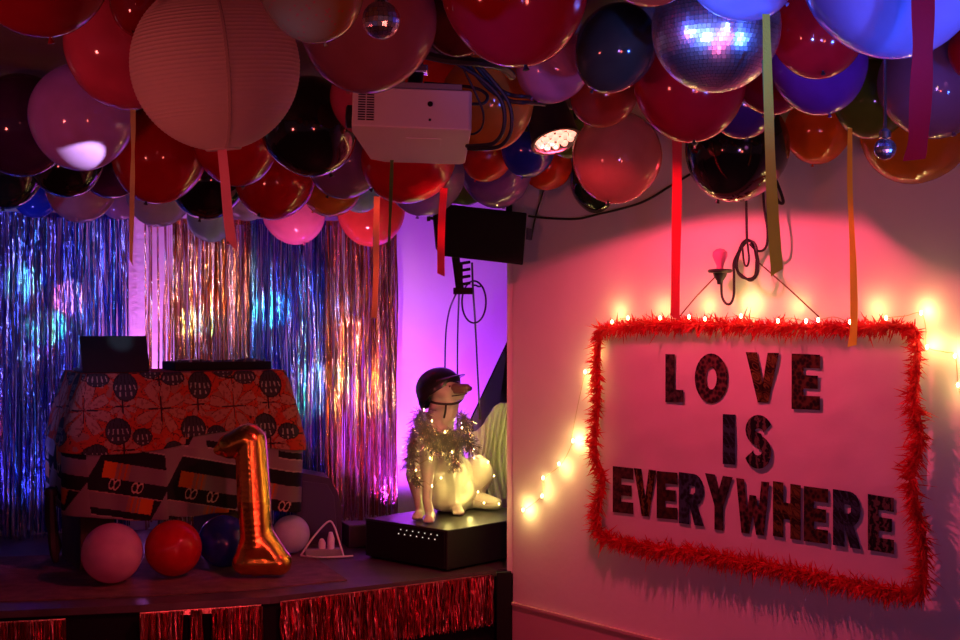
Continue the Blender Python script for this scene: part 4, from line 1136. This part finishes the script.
# ---------------------------------------------------------------- fairy lights
def fairy(name, label, wpts, bulbs, rb, mb_mat):
    t = thing(name, label, 'string lights', wpts[0])
    mb = MB(); mb.tube(spline(wpts, 6), .0013, 4); mb.build('wire', M['wire'], t)
    for p in bulbs:
        b = MB(); b.lathe([(1e-5, -rb * 1.6), (rb * .8, -rb), (rb, 0), (rb * .8, rb), (1e-5, rb * 1.8)], 8, Matrix.Translation(p)); b.build('bulb', mb_mat, t)
    return t
top = [(599, 372), (594, 358), (602, 336), (612, 322), (628, 318), (644, 321), (660, 318), (676, 320), (689, 317), (705, 319), (722, 318), (741, 316), (760, 319), (778, 321), (789, 318), (806, 321), (818, 320), (834, 317), (850, 322), (868, 323), (886, 318), (905, 316), (921, 313), (926, 330), (927, 347), (945, 352), (955, 356), (958, 385), (962, 400)]
tp_b = [top[i] for i in (1, 3, 4, 6, 8, 9, 11, 13, 15, 16, 18, 20, 22, 24, 26, 27)]
fairy('fairy_lights', 'warm fairy lights strung along the top of the banner and round its right corner', [PW(x, y, .03 if 598 < x < 915 else .02) for x, y in top], [PW(x, y, .085 if 600 < x < 915 else .022) for x, y in tp_b], .0052, M['bulb_warm'])
lft = [(594, 372), (586, 372), (580, 395), (573, 430), (572, 443), (562, 463), (548, 475), (543, 480), (542, 495), (530, 506), (521, 512)]
fairy('fairy_lights', 'warm fairy lights trailing down the white wall left of the banner', [PW(x, y, .018) for x, y in lft], [PW(x, y, .02) for x, y in ((585, 372), (573, 441), (559, 464), (543, 478), (542, 496), (523, 510))], .0055, M['bulb_warm'])
dl = [(424, 410, 6.62), (432, 421, 6.56), (445, 432, 6.54), (462, 428, 6.60), (452, 452, 6.56), (430, 458, 6.56), (416, 470, 6.64), (432, 486, 6.6), (441, 478, 6.72), (458, 462, 6.8), (474, 458, 6.96), (488, 462, 7.0), (494, 476, 7.05), (478, 492, 6.93), (470, 497, 6.95), (484, 503, 6.93), (499, 504, 6.93)]
fairy('fairy_lights', 'warm fairy lights wound over the tinsel and legs of the dog statue', [Q(*p) for p in dl], [Q(*p) for p in dl], .0032, M['bulb_warm'])

# ---------------------------------------------------------------- lamps of the place and added fill spots
def light(kind, name, loc, col, power, target=None, size=.05, ang=60, blend=.3):
    l = bpy.data.lights.new(name, kind); l.color = col; l.energy = power
    o = bpy.data.objects.new(name, l); COL.objects.link(o); o.location = loc
    if kind == 'AREA': l.shape = 'DISK'; l.size = size
    else: l.shadow_soft_size = size
    if kind == 'SPOT': l.spot_size = math.radians(ang); l.spot_blend = blend
    if target is not None: o.rotation_euler = (Vector(target) - Vector(loc)).to_track_quat('-Z', 'Y').to_euler()
    return o
WARM = (1, .66, .20)
for x, y, off, pw in ((592, 352, .05, .26), (573, 441, .04, .60), (558, 468, .05, .40), (541, 490, .05, .3), (523, 509, .04, .60), (612, 312, .05, .3), (655, 308, .05, .22), (700, 306, .05, .25), (742, 304, .06, .55), (790, 306, .05, .22),
                      (870, 308, .05, .30), (921, 311, .04, .36), (929, 345, .04, .36), (955, 354, .04, .42), (960, 392, .05, .25), (584, 385, .05, .35)):
    light('POINT', 'fairy_glow', PW(x, y, off), WARM, pw, size=.012)
for x, y, d, pw in ((462, 428, 6.50, .12), (440, 462, 6.48, .12), (476, 484, 6.82, .50), (490, 470, 6.90, .6), (424, 440, 6.5, .10), (496, 440, 7.05, 2.4), (460, 386, 6.48, .24), (432, 476, 6.5, .22), (470, 505, 6.85, .25), (500, 410, 7.1, .5), (448, 500, 6.7, .3)):
    light('POINT', 'fairy_glow', P(x, y, d), (1, .80, .22), pw, size=.012)
# the red stage lamp
light('SPOT', 'stage_lamp_beam', pf + Vector((0, -.01, -.03)), (1, .055, .13), 86, pf + Vector((.02, .0, -1)), .03, 155, .10)
# violet uplights on the stage behind the table and beside the foil, plus added fills
light('SPOT', 'violet_light', (-.44, 7.60, .60), (.42, .04, 1), 260, P(418, 330, 8.1), .05, 120, 1)
light('SPOT', 'violet_wall_fill', (-.98, 6.4, 1.85), (.50, .07, 1), 70, P(412, 410, 8.05), .05, 26, .9)  # second violet wash, added to fill the wall beside the foil
light('SPOT', 'violet_light', tuple(PB(142, -.09) + Vector((0, 0, .62))), (.80, .20, 1), 700, PB(143, -.13) + Vector((0, 0, 2.0)), .03, 36, 1)
light('SPOT', 'violet_light', (-.05, 5.6, .62), (.38, .06, 1), 3.5, P(322, 500, 7.1), .05, 20, .8)  # added fill from the front that turns the floor speaker violet
light('SPOT', 'blue_uplight', (-2.55, 6.35, .60), (.16, .13, 1), 34, PB(50, 0) + Vector((0, 0, 1.9)), .06, 95, .8)
light('SPOT', 'blue_uplight', (-1.10, 7.20, .60), (.12, .25, 1), 45, PB(290, 0) + Vector((0, 0, 1.7)), .05, 70, .9)
light('SPOT', 'pink_balloon_fill', (-.78, 6.2, .75), (1, .20, .45), 140, P(325, 215, 7.0), .05, 30, .9)  # added fill to brighten the hot pink and coral balloons
light('SPOT', 'blue_lamp', (-1.9, 3.4, 2.05), (.22, .28, 1), 120, PB(40, 0) + Vector((0, 0, 1.6)), .06, 34, .9)
light('SPOT', 'blue_lamp', (-.4, 4.6, 1.95), (.2, .35, 1), 60, PB(290, 0) + Vector((0, 0, 1.6)), .06, 18, .9)
light('SPOT', 'amber_uplight', (-.65, 6.3, 1.2), (1, .46, .2), 48, PB(355, 0) + Vector((0, 0, 1.6)), .05, 40, .9)
light('SPOT', 'amber_uplight', (-.9, 5.0, 2.0), (1, .48, .34), 75, PB(210, 0) + Vector((0, 0, 1.85)), .05, 16, .9)
# coloured beams of the disco lamp near the ceiling
DL = Vector((.35, 4.2, 2.05))
for px, zz, col, pw, an in ((205, 1.70, (.2, .8, 1), 40, 3), (214, 1.78, (1, .25, .15), 40, 2.6), (186, 1.68, (1, .8, .2), 30, 2.2), (305, 1.20, (.2, 1, .6), 50, 3.2), (313, 1.35, (.6, .8, 1), 55, 3), (270, 1.75, (.1, .9, 1), 40, 3.4), (68, 1.82, (1, .2, .2), 45, 3), (44, 1.66, (.1, 1, .35), 50, 3),
                            (24, 1.45, (.5, .7, 1), 35, 2.4), (298, 1.62, (1, .4, .5), 40, 2.4), (340, 1.35, (.3, 1, .4), 36, 2.6), (352, 1.62, (1, .3, .2), 36, 3), (20, 1.9, (.2, .8, .6), 35, 3.0), (104, 1.5, (.3, .5, 1), 35, 3)):
    b_ = PB(px, 0); light('SPOT', 'disco_beam', DL, col, pw * 11, Vector((b_.x, b_.y, zz)), .02, an, .5)
# projector beam, thrown to the left
light('SPOT', 'projector_beam', pl(-W / 2 - .03, -.06, .0), (.78, .82, 1), 260, P(70, 172, 3.98), .008, 9, .05)
# off-frame blue lamp first, then coloured fills added behind and beside the camera
light('SPOT', 'unseen_blue', (1.75, 1.0, 1.25), (.05, .14, 1), 240, (1.0, 2.5, 2.42), .08, 40, .8)  # unseen source of the blue on the top right balloons
light('SPOT', 'unseen_blue', (-.3, 1.2, 1.5), (.12, .22, 1), 150, (.5, 2.72, 2.30), .04, 15, .8)  # added to put blue on the mirror ball tiles
light('SPOT', 'fill_red', (.9, .1, .9), (1, .13, .10), 42, (-.1, 3.6, 2.4), .12, 75, .9)
light('SPOT', 'fill_red', (-2.3, 1.3, 1.3), (1, .14, .13), 66, (-1.0, 3.6, 2.3), .10, 80, .9)
light('SPOT', 'fill_amber', (.6, .4, 1.3), (1, .55, .18), 16, (1.05, 3.9, 1.95), .12, 26, .9)
light('SPOT', 'unseen_blue', (-1.4, 1.3, 1.75), (.06, .12, 1), 150, (.5, 2.72, 2.28), .04, 14, .8)  # another added blue fill on the ball, from the left
light('SPOT', 'unseen_blue', (.9, .9, 1.9), (.08, .14, 1), 110, (.48, 2.72, 2.25), .04, 14, .8)  # added blue fill on the ball from the right
light('SPOT', 'fill_pink', (.35, 1.6, 1.2), (1, .12, .30), 10, (.48, 2.72, 2.24), .03, 11, .8)  # added pink fill, low on the mirror ball
light('SPOT', 'fill_pink', (-.1, .9, 1.4), (1, .22, .28), 22, P(229, 200, 2.62), .04, 9, .9)  # added to brighten the pink streamer under the lantern
light('SPOT', 'fill_violet', (.5, .5, 1.2), (.50, .20, 1), 40, (1.5, 4.6, 2.3), .12, 60, .9)  # added violet fill on the upper right wall
light('SPOT', 'fill_magenta', (1.6, .2, 1.6), (.85, .20, .70), 20, (1.5, 4.8, .9), .3, 56, 1)
light('SPOT', 'fill_red', (-.6, 1.0, 1.9), (1, .16, .18), 11, (-1.2, 6.2, 1.0), .12, 40, .9)
light('SPOT', 'fill_red', (.3, 2.6, .35), (1, .06, .10), 45, (-.5, 5.8, .30), .08, 60, .9)

w = bpy.data.worlds.new('World'); SC.world = w; w.use_nodes = True
w.node_tree.nodes['Background'].inputs[0].default_value = (.34, .12, .22, 1); w.node_tree.nodes['Background'].inputs[1].default_value = .14

cam = bpy.data.cameras.new('Camera'); co = bpy.data.objects.new('Camera', cam); COL.objects.link(co)
cam.sensor_width = 36; cam.lens = F / 960 * 36; co.location = (0, 0, EYE); co.rotation_euler = (math.pi / 2, 0, 0); cam.clip_start = .05
SC.camera = co
SC.view_settings.view_transform = 'Standard'; SC.view_settings.look = 'None'; SC.view_settings.gamma = 1; SC.view_settings.exposure = 0
try: SC.view_settings.use_curve_mapping = False
except Exception: pass
try: SC.cycles.use_denoising = True
except Exception: pass
def under(child_name, parent_name):
    # a piece of a part goes one level below that part
    for o in list(bpy.data.objects):
        if o.name.split('.')[0] != child_name or o.parent is None: continue
        root = o.parent
        host = [c for c in root.children if c.name.split('.')[0] == parent_name]
        if host: o.parent = host[0]; o.location = o.location - host[0].location
for a_, b_ in (('screen', 'lid'), ('jog_wheel', 'body'), ('knob', 'body'), ('vent_grille', 'housing'), ('sensor_window', 'housing'), ('screw', 'housing'), ('lamp_cover', 'housing'), ('mount_collar', 'ceiling_mount'),
               ('led_lens', 'can_housing'), ('indicator_light', 'front_panel'), ('strap_end', 'chin_strap'), ('mirror_tiles', 'core'), ('cord_coil', 'cord')):
    under(a_, b_)
for o in bpy.data.objects:
    if '_o' in o: del o['_o']
